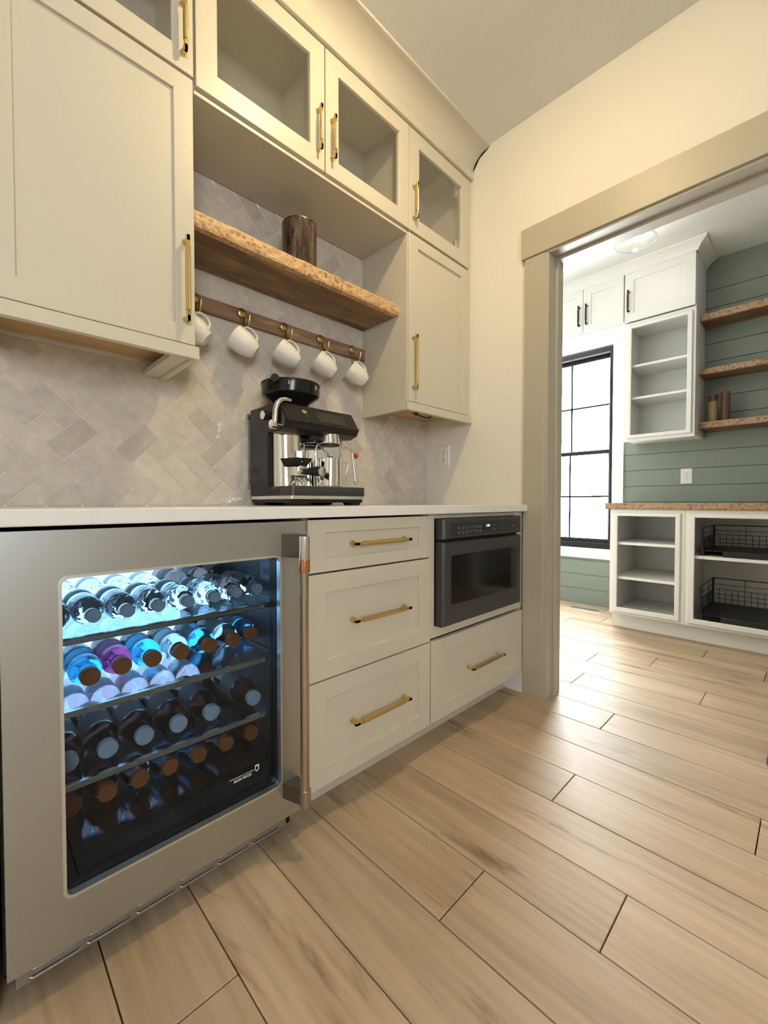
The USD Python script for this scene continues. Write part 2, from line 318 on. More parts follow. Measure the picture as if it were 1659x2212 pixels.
# vase: dark reactive glaze with pale flecks and drips
mat('reactive_glaze', {'g': ('geometry', {}), 'm': ('mapping', {'scale': (60, 60, 9)}), 'n': ('noise_texture', {'scale': 1.0, 'detail': 6.0, 'roughness': 0.7}), 'v': ('noise_texture', {'scale': 260.0, 'detail': 2.0}),
                       'r': ('rgb_ramp', {'ramp': [(0.38, (0.018, 0.010, 0.006)), (0.52, (0.075, 0.048, 0.03)), (0.66, (0.17, 0.125, 0.085))]}),
                       'k': ('map_range', {'from_min': 0.66, 'from_max': 0.76, 'to_min': 0, 'to_max': 0.7, 'clamp': True}), 'x': ('mix_color', {'b': (0.40, 0.33, 0.26)}), 'p': ('principled_bsdf', {'roughness': 0.13})},
    [('g.position', 'm.vector'), ('m.vector', 'n.vector'), ('g.position', 'v.vector'), ('n.fac', 'r.fac'), ('v.fac', 'k.value'), ('k.result', 'x.fac'), ('r.color', 'x.a'), ('x.result', 'p.base_color')], 'p.BSDF')

# ---------------------------------------------------------------- the setting
CEIL, XE, XE2, YW = 2.755, 1.93, 2.055, 1.606        # ceiling, end wall (both faces), tiled wall
XP, RX0, RY0, PY0, PY1 = 4.020, -2.9, -2.3, -1.3, 2.35   # pantry far wall, room and pantry limits
DOOR_Y0, DOOR_Y1, DOOR_Z = -0.06, 0.872, 2.072
def holed(a0, a1, b0, b1, holes): return sg.box(a0, b0, a1, b1).difference(unary_union([sg.box(h[0], h[2], h[1], h[3]) for h in holes]))
struct('ceiling', cat([box(RX0 - .1, XE2, RY0 - .1, YW + .1, CEIL, CEIL + .1), box(XE2, XP + .12, PY0 - .1, PY1 + .1, CEIL, CEIL + .1)]), 'ceiling_paint', 'flat pale grey painted ceiling over both rooms')
struct('wall_right', extr(holed(RY0, YW + .1, 0, CEIL, [(DOOR_Y0 - .02, DOOR_Y1 + .02, -.1, DOOR_Z + .02)]), M_side(XE2), 0.0, XE2 - XE), 'wall_paint', 'cream end wall with the cased doorway into the pantry')
BW = (-1.60, -0.40, 1.05, 2.30)      # window of the room behind the camera
struct('wall_left', box(RX0 - .1, RX0, RY0, YW + .1, 0, CEIL), 'wall_paint', 'cream wall on the side away from the pantry')
struct('wall_front', extr(holed(RX0, XE2, 0, CEIL, [BW]), M_front(RY0), 0.0, 0.1), 'wall_paint', 'cream wall with a window facing the cabinets')
struct('wall_pantry_front', box(XE, XE2, YW + .1, PY1 + .1, 0, CEIL), 'white_paint', 'white pantry wall running on beside the doorway')
struct('wall_pantry_left', box(XE2, XP + .12, PY1, PY1 + .1, 0, CEIL), 'white_paint', 'white pantry side wall beyond the window')
struct('wall_pantry_right', box(XE2, XP + .12, PY0 - .1, PY0, 0, CEIL), 'white_paint', 'white pantry side wall past the open cabinets')

# floor: every plank its own piece over a dark underlay
floor = struct('floor', cat([box(RX0 - .1, XE2, RY0 - .1, YW + .1, -0.06, -0.012), box(XE2, XP + .12, PY0 - .1, PY1 + .1, -0.06, -0.012)]), 'black_void', 'pale oak plank floor running from the cabinets into the pantry')
PW, PL = 0.1835, 1.53
KNOWN = {1: .783, 3: 1.32, 4: .572, 5: .298, 6: 1.26, 7: .561, 8: .097, 10: .605, 12: .868, 13: .36, 14: .926, 15: .647, 9: 1.21, 11: 1.40, 2: 0.10, 0: .35}
for k in range(int(RX0 / PW) - 1, int(XP / PW) + 1):
    x0, x1 = k * PW, (k + 1) * PW
    ya, yb = (RY0, YW + .08) if x0 < XE - .05 else (PY0, PY1)
    j = KNOWN.get(k, R.uniform(0, PL)); ys = sorted({ya, yb} | {y for y in (j + PL * q for q in range(-4, 5)) if ya + .08 < y < yb - .08})
    for y0, y1 in zip(ys[:-1], ys[1:]):
        dz = R.uniform(-0.0004, 0.0004)
        part(floor, 'plank', box(x0 + .0013, x1 - .0013, y0 + .0013, y1 - .0013, -0.012, dz, 0.0012), FLOOR[R.randrange(7)])

# tiled wall: glazed herringbone at 45 degrees over grout
wall_back = struct('wall_back', box(RX0, XE2, YW + .0019, YW + .1, 0, CEIL), 'grout', 'splashback wall of glazed greige herringbone tiles')
TW, U0, V0, G = 0.064, 1.091, -0.664, 0.0011
REGION = unary_union([sg.box(-0.16, 0.918, XE, 1.40), sg.box(0.47, 1.38, 1.46, 2.16)])
NR = np.random.RandomState(5)
def uv_to_xz(u, v): return (u + v) / math.sqrt(2), (u - v) / math.sqrt(2)
for i in range(-26, 30):
    for j in range(-40, 34):
        m = (i - j + 3) % 4
        if m == 0: du, dv = 2, 1
        elif m == 3: du, dv = 1, 2
        else: continue
        u0, v0 = U0 + i * TW, V0 + j * TW
        q = sg.Polygon([uv_to_xz(*p) for p in ((u0 + G, v0 + G), (u0 + du * TW - G, v0 + G), (u0 + du * TW - G, v0 + dv * TW - G), (u0 + G, v0 + dv * TW - G))])
        if not q.intersects(REGION): continue
        c = q.intersection(REGION)
        for g in getattr(c, 'geoms', [c]):
            if g.area < 4e-5: continue
            inn = g.buffer(-0.0014, join_style=2)
            if inn.is_empty or inn.geom_type != 'Polygon': continue
            a, b = np.array(g.exterior.coords[:-1]), np.array(inn.exterior.coords[:-1]); cx, cz = g.centroid.x, g.centroid.y
            tx, tz, off = NR.uniform(-.007, .007), NR.uniform(-.007, .007), NR.uniform(-.0005, .0004)
            fy = lambda p, d: np.column_stack([p[:, 0], YW - d - off - (p[:, 0] - cx) * tx - (p[:, 1] - cz) * tz, p[:, 1]])
            mm = m3.Manifold.hull_points(np.vstack([np.column_stack([a[:, 0], np.full(len(a), YW + .006), a[:, 1]]), fy(a, -.0010), fy(b, 0.0)]))
            part(wall_back, 'tile', mm, TILE[NR.choice(6, p=[.26, .2, .2, .16, .08, .10])])

# doorway: jamb, casing, head casing, stop
door = struct('door_1', cat([box(1.915, 2.070, DOOR_Y1, DOOR_Y1 + .018, 0, DOOR_Z + .018, .001), box(1.915, 2.070, DOOR_Y0 - .018, DOOR_Y0, 0, DOOR_Z + .018, .001), box(1.915, 2.070, DOOR_Y0, DOOR_Y1, DOOR_Z, DOOR_Z + .018, .001)]),
              'trim_paint', 'cased opening with greige jamb and wide head board')
for nm, m in (('casing', box(1.912, XE, .888, .990, 0, 2.083, .0018)), ('casing', box(1.912, XE, -.178, -.076, 0, 2.083, .0018)),
              ('head_casing', box(1.904, XE, -.21, 1.004, 2.083, 2.223, .0018)), ('stop', box(1.985, 2.02, .860, DOOR_Y1, 0, DOOR_Z - .012, .0015)),
              ('stop', box(1.985, 2.02, DOOR_Y0, DOOR_Y0 + .012, 0, DOOR_Z - .012, .0015)), ('stop', box(1.985, 2.02, DOOR_Y0, DOOR_Y1, DOOR_Z - .012, DOOR_Z, .0015)),
              ('casing', box(XE2, XE2 + .018, .888, .990, 0, 2.083, .0018)), ('casing', box(XE2, XE2 + .018, -.178, -.076, 0, 2.083, .0018)), ('head_casing', box(XE2, XE2 + .026, -.21, 1.004, 2.083, 2.223, .0018))):
    part(door, nm, m, 'trim_paint')
struct('baseboard_right', cat([box(1.914, XE, .990, YW, 0, .14, .002), box(1.914, XE, RY0, -.178, 0, .14, .002)]), 'white_trim', 'white baseboard at the foot of the cream end wall')
struct('baseboard_left', cat([box(RX0, RX0 + .016, RY0, YW, 0, .14, .002), box(RX0, XE, RY0, RY0 + .016, 0, .14, .002)]), 'white_trim', 'white baseboard behind the camera')

# crown over the cabinets: cove that meets the ceiling, with a flat frieze board below
def crown(P, a0, a1, prof):
    """prof: (depth, z) closed outline, swept from a0 to a1"""
    return loops([P(np.array([(a, z, d) for d, z in prof])) for a in (a0, a1)], closed=False)
cove = [(0.0, 2.660)] + [(0.010 + 0.094 * (1 - math.cos(t)), 2.660 + 0.082 * math.sin(t)) for t in np.linspace(0.05, math.pi / 2, 14)] + [(0.112, 2.744), (0.112, CEIL), (0.0, CEIL)]
tr = struct('trim_1', crown(M_front(1.304), -0.6, XE, cove), 'greige_paint', 'greige cove crown moulding between wall cabinets and ceiling', smooth=35)
part(tr, 'frieze_board', box(-.6, XE, 1.290, 1.32, 2.624, 2.668, .0012), 'greige_paint')

# pantry window wall: sage shiplap boards round a black double-hung window
WY0, WY1, WZ0, WZ1 = 1.248, 2.020, 0.515, 2.290
wall_p = struct('wall_pantry_back', extr(holed(PY0, PY1, 0, CEIL, [(WY0, WY1, WZ0, WZ1)]), M_side(XP + .12), 0.0, .108), 'sage_paint', 'sage green shiplap wall with the black pantry window')
edges = [0.0] + [0.136 + 0.1325 * k for k in range(20)]
for z0, z1 in zip(edges[:-1], edges[1:]):
    z1 = min(z1, CEIL)
    if z1 - z0 < .02: continue
    if z1 > WZ0 - .09 and z0 < WZ1 + .12: spans = [(PY0, WY0 - .09), (WY1 + .09, PY1)]
    else: spans = [(PY0, PY1)]
    if z0 < WZ0 - .09 < z1: spans = [(PY0, WY0 - .09), (WY1 + .09, PY1)]; part(wall_p, 'board', box(XP - .0, XP + .012, WY0 - .09, WY1 + .09, z0 + .0016, WZ0 - .092, .0015), 'sage_paint')
    for y0, y1 in spans: part(wall_p, 'board', box(XP, XP + .012, y0, y1, z0 + .0016, z1 - .0016, .0015), 'sage_paint')
def window(name, label, P, a0, a1, b0, b1, mid, trim_m, frame_m, ncol=2, nrow=2, depth=.10, trims=True, glass='clear_pane'):
    w = struct(name, frame(P, (a0, a1, b0, b1), (a0 + .03, a1 - .03, b0 + .05, b1 - .04), -depth, -.005, .002), frame_m, label)
    am, inn = (a0 + a1) / 2, .03
    for nm, (z0, z1, d) in (('lower_sash', (b0 + .05, mid + .018, -.045)), ('upper_sash', (mid - .018, b1 - .04, -.075))):
        s = part(w, nm, frame(P, (a0 + .03, a1 - .03, z0, z1), (a0 + .048, a1 - .048, z0 + .034, z1 - .034), d - .03, d, .003), frame_m)
        gx = [a0 + .048 + (a1 - a0 - .096) * k / ncol for k in range(ncol + 1)]; gz = [z0 + .034 + (z1 - z0 - .068) * k / nrow for k in range(nrow + 1)]
        for k in gx[1:-1]: part(s, 'muntin', slab(P, (k - .0065, k + .0065, gz[0], gz[-1]), d - .022, d - .010), frame_m)
        for k in gz[1:-1]: part(s, 'muntin', slab(P, (gx[0], gx[-1], k - .0065, k + .0065), d - .022, d - .010), frame_m)
        for i in range(ncol):
            for j in range(nrow): part(s, 'pane', slab(P, (gx[i], gx[i + 1], gz[j], gz[j + 1]), d - .0175, d - .0145), glass)
    if trims:
        for o in ((a0 - .092, a0 - .002, b0, b1 + .010), (a1 + .002, a1 + .092, b0, b1 + .010)): part(w, 'side_trim', slab(P, o, 0.0, .018, .0015), trim_m)
        part(w, 'head_trim', slab(P, (a0 - .10, a1 + .10, b1 + .010, b1 + .125), 0.0, .024, .0015), trim_m)
        part(w, 'apron', slab(P, (a0 - .092, a1 + .092, b0 - .092, b0 - .0), 0.0, .018, .0015), trim_m)
    return w
window('window_1', 'black double-hung pantry window in white trim, blown out by daylight', M_side(XP), WY0, WY1, WZ0, WZ1, 1.382, 'white_trim', 'black_satin')
window('window_2', 'window facing the cabinets behind the camera', lambda p: np.column_stack([-p[:, 0], RY0 + p[:, 2], p[:, 1]]), -BW[1], -BW[0], BW[2], BW[3], 1.70, 'white_trim', 'black_satin', 1, 1, glass='clear_pane')

# ---------------------------------------------------------------- cabinet makers
def pull(L, P, a, b, vertical=True):
    """brass bar pull: round feet, square bent ends, fluted grip; (a, b) its middle on the door face, out is +d"""
    ms = []
    for s in (-1, 1):
        f = s * (L / 2 - .011)
        ms += [lathe([(.0085, 0), (.0085, .003), (.0062, .008), (.0055, .012), (.0055, .022)], (0, f, 0), n=14)]
        ms += [box(-.0048, .0048, min(f - s * .006, s * L / 2), max(f - s * .006, s * L / 2), .018, .0295, .0008), box(-.0045, .0045, min(s * L / 2, s * (L / 2 - .034)), max(s * L / 2, s * (L / 2 - .034)), .0205, .0295, .0008)]
    n, h = 28, L / 2 - .032
    w = np.arange(n) * 2 * np.pi / n; rr = np.where(np.arange(n) % 2, .0066, .0073)
    ms.append(loops([np.column_stack([rr * np.cos(w), np.full(n, y), .0245 + rr * np.sin(w)]) for y in (-h, h)], closed=False))
    m = cat(ms); v = np.array(m.vertices)
    v = v if vertical else np.column_stack([-v[:, 1], v[:, 0], v[:, 2]])
    m = trimesh.Trimesh(P(v + (a, b, 0)), m.faces, process=False)
    if m.volume < 0: m.invert()
    return m
def shaker(root, P, o, w, m='greige_paint', name='door', th=.020, rec=.008, handle=None, hm='brass', glass=None, wz=None):
    """framed front: o outer rectangle (a0,a1,b0,b1), w frame width, back at depth -th, face at 0"""
    wz = wz or w; i = (o[0] + w, o[1] - w, o[2] + wz, o[3] - wz)
    d = part(root, name, frame(P, o, i, -th, 0.0, .0012), m)
    if glass: part(d, 'glass', slab(P, (i[0] - .004, i[1] + .004, i[2] - .004, i[3] + .004), -.013, -.009), glass, label='clear glass pane')
    else: part(d, 'panel', slab(P, (i[0] - .006, i[1] + .006, i[2] - .006, i[3] + .006), -th + .002, -rec), m)
    if handle: part(d, 'handle', pull(handle[0], P, handle[1], handle[2], handle[3]), hm, smooth=32, label='brass bar pull' if hm == 'brass' else 'dark bronze bar pull')
    return d
def carcass(x0, x1, y0, y1, z0, z1, t=.018, bottom=True, top=True, back=True):
    ms = [box(x0, x0 + t, y0, y1, z0, z1), box(x1 - t, x1, y0, y1, z0, z1)]
    if back: ms.append(box(x0 + t, x1 - t, y1 - .012, y1, z0, z1))
    if bottom: ms.append(box(x0 + t, x1 - t, y0, y1 - .012, z0, z0 + t))
    if top: ms.append(box(x0 + t, x1 - t, y0, y1 - .012, z1 - t, z1))
    return cat(ms)

# ---------------------------------------------------------------- wall cabinets over the counter
YU = 1.304; PU = M_front(YU); YB = YW - .002        # door faces; cabinet backs
def light_rail(root, x0, x1, z0, z1):
    part(root, 'light_rail', cat([box(x0, x1, YU - .008, YU + .012, z0 + .008, z1, .0015), box(x0, x1, YU - .010, YU + .012, z0, z0 + .009, .001)]), 'greige_paint')
# left: one tall solid door, a glazed door above
c = thing('wall_cabinet', 'tall greige wall cabinet with one large solid door, hanging over the beverage fridge', 'cabinet', (.26, 1.46, 1.355))
part(c, 'body', cat([carcass(.03, .497, YU + .022, YB, 1.44, 2.655), box(.045, .48, YU + .03, YB - .02, 2.158, 2.176), box(.479, .497, YU + .022, YB, 1.36, 1.44), box(.03, .048, YU + .022, YB, 1.36, 1.44)]), 'greige_paint')
part(c, 'bottom_panel', box(.048, .479, YU + .022, YB - .001, 1.415, 1.4395), 'cabinet_birch', label='bare birch underside', smooth=False)
part(c, 'cleat', cat([box(.434, .479, YU + .03, YB, 1.36, 1.380, .002)]), 'greige_paint')
shaker(c, PU, (.034, .493, 1.397, 2.170), .0545, handle=(.246, .4655, 1.577, True))
shaker(c, PU, (.034, .495, 2.180, 2.620), .0585, glass='cabinet_glass', wz=.062, handle=(.160, .4655, 2.297, True))
light_rail(c, .03, .502, 1.355, 1.392)
part(c, 'return_rail', box(.484, .502, YU + .012, YB, 1.355, 1.392, .001), 'greige_paint')
# middle: bridge of two glazed doors over the open niche
c = thing('wall_cabinet', 'greige bridge cabinet with two glazed doors over the open shelf niche', 'cabinet', (.965, 1.46, 2.135))
part(c, 'body', cat([carcass(.5, 1.438, YU + .022, YB, 2.150, 2.655), box(.961, .977, YU + .04, YB - .02, 2.17, 2.62)]), 'greige_paint')
part(c, 'soffit', cat([box(.4975, 1.436, YU + .004, YB, 2.138, 2.1495, .001)]), 'greige_paint')
shaker(c, PU, (.503, .972, 2.163, 2.620), .0645, glass='cabinet_glass', wz=.069, handle=(.160, .9405, 2.296, True))
shaker(c, PU, (.976, 1.4395, 2.163, 2.620), .0625, glass='cabinet_glass', wz=.066, handle=(.160, 1.0045, 2.298, True))
# right: narrow tall door, glazed door above
c = thing('wall_cabinet', 'narrow greige wall cabinet with solid and glazed doors against the cream end wall', 'cabinet', (1.68, 1.46, 1.35))
part(c, 'body', cat([carcass(1.430, 1.915, YU + .022, YB, 1.425, 2.655), box(1.45, 1.90, YU + .03, YB - .02, 2.143, 2.158), box(1.430, 1.448, YU + .022, YB, 1.357, 1.425), box(1.428, 1.436, YU + .003, YU + .03, 1.39, 2.138)]), 'greige_paint')
part(c, 'bottom_panel', box(1.448, 1.915, YU + .022, YB - .001, 1.400, 1.4245), 'cabinet_birch', label='bare birch underside')
part(c, 'filler', box(1.909, XE - .001, YU + .006, YU + .03, 1.388, 2.655, .001), 'greige_paint')
shaker(c, PU, (1.4395, 1.906, 1.392, 2.150), .0645, wz=.052, handle=(.246, 1.468, 1.569, True))
d = shaker(c, PU, (1.444, 1.909, 2.163, 2.620), .0655, glass='cabinet_glass', wz=.066, handle=(.160, 1.470, 2.293, True))
for z in (2.262, 2.535): part(d, 'hinge', cat([box(1.815, 1.842, YU + .021, YU + .034, z - .022, z + .022, .002), cyl((1.836, YU + .04, z - .012), (1.836, YU + .04, z + .012), .007, n=10), box(1.855, 1.896, YU + .024, YU + .05, z - .01, z + .01, .002)]), 'steel_satin', label='steel cup hinge')
light_rail(c, 1.424, XE - .001, 1.350, 1.387)
part(c, 'return_rail', box(1.424, 1.440, YU + .012, YB, 1.352, 1.389, .001), 'greige_paint')
part(c, 'under_light', cat([tube([(1.76, 1.44, 1.396), (1.76, 1.44, 1.378), (1.72, 1.44, 1.372), (1.60, 1.42, 1.376)], .004, 6), box(1.62, 1.635, 1.412, 1.428, 1.368, 1.399, .003)]), 'bronze_dark', label='loose dark cable under the cabinet')

# ---------------------------------------------------------------- the niche: shelf, vase, peg rail, mugs
def rough_edge(x0, x1, y, z0, z1, along, seed, amp=.004, nx=150, nz=7, depth=.03):
    """block whose front is hewn; along 0: runs in x and faces -y; along 1: runs in y and faces -x"""
    a = np.linspace(x0, x1, nx); b = np.linspace(0, 1, nz); A, B = np.meshgrid(a, b, indexing='ij')
    P_ = np.stack([A * 26, B * 2.0 + 3, np.full_like(A, seed)], -1); d = (meshkit.fbm(P_, 3, seed) - .5) * 2 * amp + np.where((B == 0) | (B == 1), .003, 0) + (1 - B) * .003
    zz = z0 + (z1 - z0) * B + np.where((B > 0) & (B < 1), 0, (meshkit.fbm(P_ * 1.3, 2, seed + 3) - .5) * .004)
    zz = np.clip(zz, z0, z1); Y = y + d
    v = np.concatenate([np.stack([A, Y, zz], -1).reshape(-1, 3), np.stack([A, np.full_like(A, y + depth), zz], -1).reshape(-1, 3)]); N = nx * nz; f = []
    idx = lambda i, j, k: k * N + i * nz + j
    for i in range(nx - 1):
        for j in range(nz - 1):
            f += [(idx(i, j, 0), idx(i + 1, j, 0), idx(i + 1, j + 1, 0), idx(i, j + 1, 0)), (idx(i, j, 1), idx(i, j + 1, 1), idx(i + 1, j + 1, 1), idx(i + 1, j, 1))]
        f += [(idx(i, 0, 0), idx(i, 0, 1), idx(i + 1, 0, 1), idx(i + 1, 0, 0)), (idx(i, nz - 1, 0), idx(i + 1, nz - 1, 0), idx(i + 1, nz - 1, 1), idx(i, nz - 1, 1))]
    for i in (0, nx - 1):
        for j in range(nz - 1): f.append((idx(i, j, 0), idx(i, j + 1, 0), idx(i, j + 1, 1), idx(i, j, 1)))
    f = np.array(f); f = np.vstack([f[:, [0, 1, 2]], f[:, [0, 2, 3]]])
    if along == 1: v = np.column_stack([v[:, 1], v[:, 0], v[:, 2]])
    m = trimesh.Trimesh(v, f, process=False); trimesh.repair.fix_normals(m); return m
c = thing('wood_shelf', 'thick rustic wooden shelf with a pale hewn front edge in the tiled niche', 'shelf', (.965, 1.48, 1.786))
part(c, 'board', box(.4985, 1.4285, 1.384, YW - .002, 1.786, 1.833, .002), 'shelf_wood')
part(c, 'hewn_edge', rough_edge(.4985, 1.4285, 1.3545, 1.7862, 1.8332, 0, 3), 'live_edge', label='pale chiselled front edge')
v = thing('vase', 'dark brown flecked glaze cylinder vase standing on the wooden niche shelf', 'vase', (.962, 1.46, 1.833))
part(v, 'body', lathe([(.066, 1.833), (.0685, 1.836), (.0685, 2.022), (.0665, 2.0255), (.0635, 2.022), (.0635, 1.843), (.060, 1.84), (.0, 1.84), (0, 1.833)], (.962, 1.46, 0), n=48, closed=True), 'reactive_glaze', smooth=40)
part(v, 'rim', lathe([(.0670, 2.0245), (.0688, 2.0255), (.0683, 2.0285), (.0655, 2.0285), (.064, 2.0255)], (.962, 1.46, 0), n=48, closed=True), 'steel_dark', smooth=40, label='thin pale rim')

c = thing('peg_rail', 'brown wooden rail with five round brass hooks on the herringbone tiles', 'hook rail', (.97, 1.598, 1.66))
part(c, 'board', box(.500, 1.4265, 1.588, YW - .0015, 1.632, 1.688, .002), 'rail_wood')
HOOKS = [.594, .776, .962, 1.150, 1.337]
for hx in HOOKS:
    h = part(c, 'hook', cat([tube([(hx, 1.588, 1.650), (hx, 1.572, 1.646), (hx, 1.566, 1.628), (hx, 1.556, 1.606), (hx, 1.542, 1.600), (hx + .001, 1.529, 1.606), (hx + .002, 1.523, 1.624), (hx + .002, 1.520, 1.640)], np.array([.0055, .0055, .0055, .005, .005, .0052, .006, .0055]).repeat(1), 10, 0),
                             box(hx - .0055, hx + .0055, 1.574, 1.589, 1.634, 1.655, .002)]), 'aged_brass', smooth=50)
    part(h, 'disc', lathe([(.0168, 0), (.0182, .0025), (.0182, .0055), (.0165, .0075), (.010, .0095), (0, .0102)], (hx, 1.582, 1.6665), (0, -1, 0), n=30), 'aged_brass', smooth=40)

# mug, its own axes: mouth towards +z, handle towards +x
MUGP = [(0, 0), (.024, 0), (.0255, .003), (.031, .009), (.0385, .024), (.0432, .042), (.0452, .060), (.0452, .0655), (.0446, .066), (.0450, .067), (.0455, .080), (.0458, .094), (.0445, .0955), (.0428, .094), (.0428, .060), (.0405, .042), (.0355, .024), (.027, .011), (0, .008)]
def mug_axes():
    w = np.array([-.726, .384, .570]); w /= np.linalg.norm(w); u = np.array([.617, .113, .778]); u -= w * (u @ w); u /= np.linalg.norm(u)
    return np.column_stack([u, np.cross(w, u), w])
MA = mug_axes()
body = xf(lathe(MUGP, n=44, closed=True), MA); hpts = [(.043, 0, .083), (.052, 0, .0885), (.064, 0, .088), (.073, 0, .078), (.0755, 0, .064), (.070, 0, .046), (.058, 0, .030), (.044, 0, .0245), (.036, 0, .024)]
hm = xf(tube(hpts, .0050, 12, 2), MA @ np.diag([1, 1.25, 1]))
HANG = MA @ np.array([.0690, 0, .0845])               # the inside top of the handle
mugs = None
for k, (hx, where) in enumerate(zip(HOOKS, ('half hidden behind the large cabinet door', 'second along the rail, over the tiles beside the large cabinet', 'in the middle of the rail, above the hopper', 'fourth along the rail, just above the hopper edge', 'on the hook by the narrow cabinet'))):
    loc = np.array([hx - .0557, 1.533, 1.552]) - .0955 * MA[:, 2]
    lab = 'cream stoneware mug hanging ' + where
    if mugs is None:
        mugs = thing('mug', lab, 'mug', loc, 'cream mugs hanging on the brass hooks')
        part(mugs, 'cup', body, 'mug_glaze', smooth=45, local=True); part(mugs, 'handle', hm, 'mug_glaze', smooth=60, local=True)
    else: copy_of(mugs, loc, lab)

# ---------------------------------------------------------------- base cabinets, worktop
c = thing('countertop', 'white veined quartz countertop running over the fridge and drawers', 'countertop', (.9, 1.28, .887))
part(c, 'slab', box(-.12, XE - .0005, .968, YW - .001, .887, .918, .002), 'quartz')
PB = M_front(.988)
c = thing('drawer_cabinet', 'greige base cabinet with three drawers between the fridge and the microwave', 'cabinet', (.94, 1.3, 0))
part(c, 'body', carcass(.6715, 1.2125, 1.010, 1.60, .105, .886, top=False), 'greige_paint')
part(c, 'toe_kick', box(.6715, 1.2125, 1.085, 1.10, 0, .105), 'greige_paint')
for z0, z1, w, hz in ((.729, .880, .038, .805), (.4165, .7235, .056, .571), (.1045, .4120, .056, .257)):
    shaker(c, PB, (.6745, 1.2095, z0, z1), .061, wz=w, name='drawer', handle=(.252, .952, hz, False))
c = thing('microwave_cabinet', 'greige base cabinet holding the drawer microwave above one wide drawer', 'cabinet', (1.56, 1.3, 0))
part(c, 'body', cat([carcass(1.213, 1.905, 1.012, 1.60, .105, .886, top=False), box(1.23, 1.89, 1.03, 1.59, .44, .455)]), 'greige_paint')
part(c, 'face_frame', frame(M_front(1.000), (1.2135, 1.924, .419, .886), (1.247, 1.855, .4615, .869), -.012, 0.0, .0008), 'greige_paint')
part(c, 'toe_kick', box(1.213, 1.912, 1.085, 1.10, 0, .105), 'greige_paint')
part(c, 'end_panel', box(1.9055, 1.9135, 1.002, 1.09, .106, .886), 'greige_paint')
shaker(c, PB, (1.2165, 1.909, .1045, .4110), .063, wz=.056, name='drawer', handle=(.252, 1.579, .251, False))

# ---------------------------------------------------------------- drawer microwave
m = thing('built_in_microwave', 'dark slate drawer microwave with a black window built in under the countertop', 'microwave', (1.55, 1.2, .463))
PM = M_front(.962)
part(m, 'body', box(1.249, 1.853, .999, 1.45, .464, .866), 'black_plastic')
part(m, 'control_head', loops([PM(rect(1.256, 1.845, .790, .867, -.037)), PM(rect(1.256, 1.845, .790, .867, -.008)), PM(rect(1.264, 1.837, .794, .867 - .003, 0.0))], closed=False), 'slate_metal')
dr = part(m, 'drawer_front', loops([PM(rect(1.254, 1.845, .462, .780, -.037)), PM(rect(1.254, 1.845, .462, .780, -.008)), PM(rect(1.262, 1.837, .465, .777, 0.0))], closed=False), 'slate_metal')
part(dr, 'window_rim', extr(rrect(1.298, 1.799, .537, .731, .012).difference(rrect(1.301, 1.796, .540, .728, .010)), PM, -.004, .0012), 'slate_metal')
part(dr, 'window', extr(rrect(1.301, 1.796, .540, .728, .010), PM, -.004, .0003), 'smoked_glass', label='black glass window')
cp = part(m, 'control_panel', extr(rrect(1.300, 1.798, .802, .853, .006), PM, -.002, .0006), 'slate_panel')
part(m, 'gap', box(1.262, 1.840, .985, .998, .7795, .7905), 'black_void')
part(cp, 'display', extr(rrect(1.519, 1.571, .816, .842, .002), PM, .0005, .0010), 'display_glass')
part(cp, 'clock_digits', text('2:00', .0095, PM, 1.5415, .8285, .0010), 'clock_digits', label='lit pale blue clock digits')
pr = []
for row, z in ((0, .8325), (1, .8145)):
    for k, x in enumerate((1.352, 1.3775, 1.403, 1.4275, 1.452, 1.4755, 1.4985)):
        for q in range(1 if k in (3, 4) else 2): pr.append(slab(PM, (x - .006 + .001 * q, x + .006 - .0015 * q, z - .0055 * q, z - .0055 * q + .0022), .0004, .0009))
    for k, x in enumerate((1.597, 1.617, 1.655, 1.676, 1.697)):
        pr.append(text('3216547890'[(k + 5 * row) % 10] if k > 1 else '^v'[row] if k == 1 else ('on', 'off')[row], .0055, PM, x, z - .001, .0004))
    pr.append(slab(PM, (1.727, 1.738, z, z + .002), .0004, .0009))
pr += [text('cafe', .0065, PM, 1.757, .8225, .0004), slab(PM, (1.652, 1.672, .8445, .8458), .0004, .0009)]
part(cp, 'button_print', cat(pr), 'print_grey', kind='stuff')

# ---------------------------------------------------------------- beverage fridge
f = thing('beverage_fridge', 'stainless undercounter beverage fridge with a glass door, lit blue inside', 'fridge', (.35, 1.3, 0))
PF = M_front(.985)
FX0, FX1, FZ0, FZ1, SB = .046, .655, .10, .862, 1.50           # liner and its back
part(f, 'cabinet_shell', cat([box(.034, .042, 1.042, 1.58, .05, .874), box(.660, .668, 1.042, 1.58, .05, .874), box(.042, .660, 1.042, 1.58, .866, .874), box(.042, .660, 1.042, 1.58, .05, .098), box(.042, .660, 1.572, 1.58, .098, .866)]), 'black_plastic')
part(f, 'liner', cat([box(.0425, .074, 1.040, SB, .099, .865, .0), box(.626, .6595, 1.040, SB, .099, .865), box(.074, .626, 1.040, SB, .842, .865), box(.074, .626, 1.040, SB, .099, .170), box(.0425, .6595, SB, SB + .03, .099, .865)]), 'fridge_liner_dark')
part(f, 'back_light', box(.080, .505, SB - .008, SB - .001, .36, .835), 'led_panel', label='glowing blue-white interior light')
for k, z in enumerate((.651, .505, .357, .2235)):
    s = part(f, 'shelf', box(.075, .625, 1.045, SB - .012, z - .004, z), 'shelf_glass', label='glass shelf')
    part(s, 'shelf_trim', box(.076, .624 if k == 0 else .575, 1.034, 1.046, z - .006, z + .007, .0015), 'steel_satin' if k < 3 else 'black_plastic')
    part(s, 'rail', cat([box(.0745, .079, 1.05, SB - .012, z - .012, z - .005), box(.621, .6255, 1.05, SB - .012, z - .012, z - .005)]), 'fridge_liner')
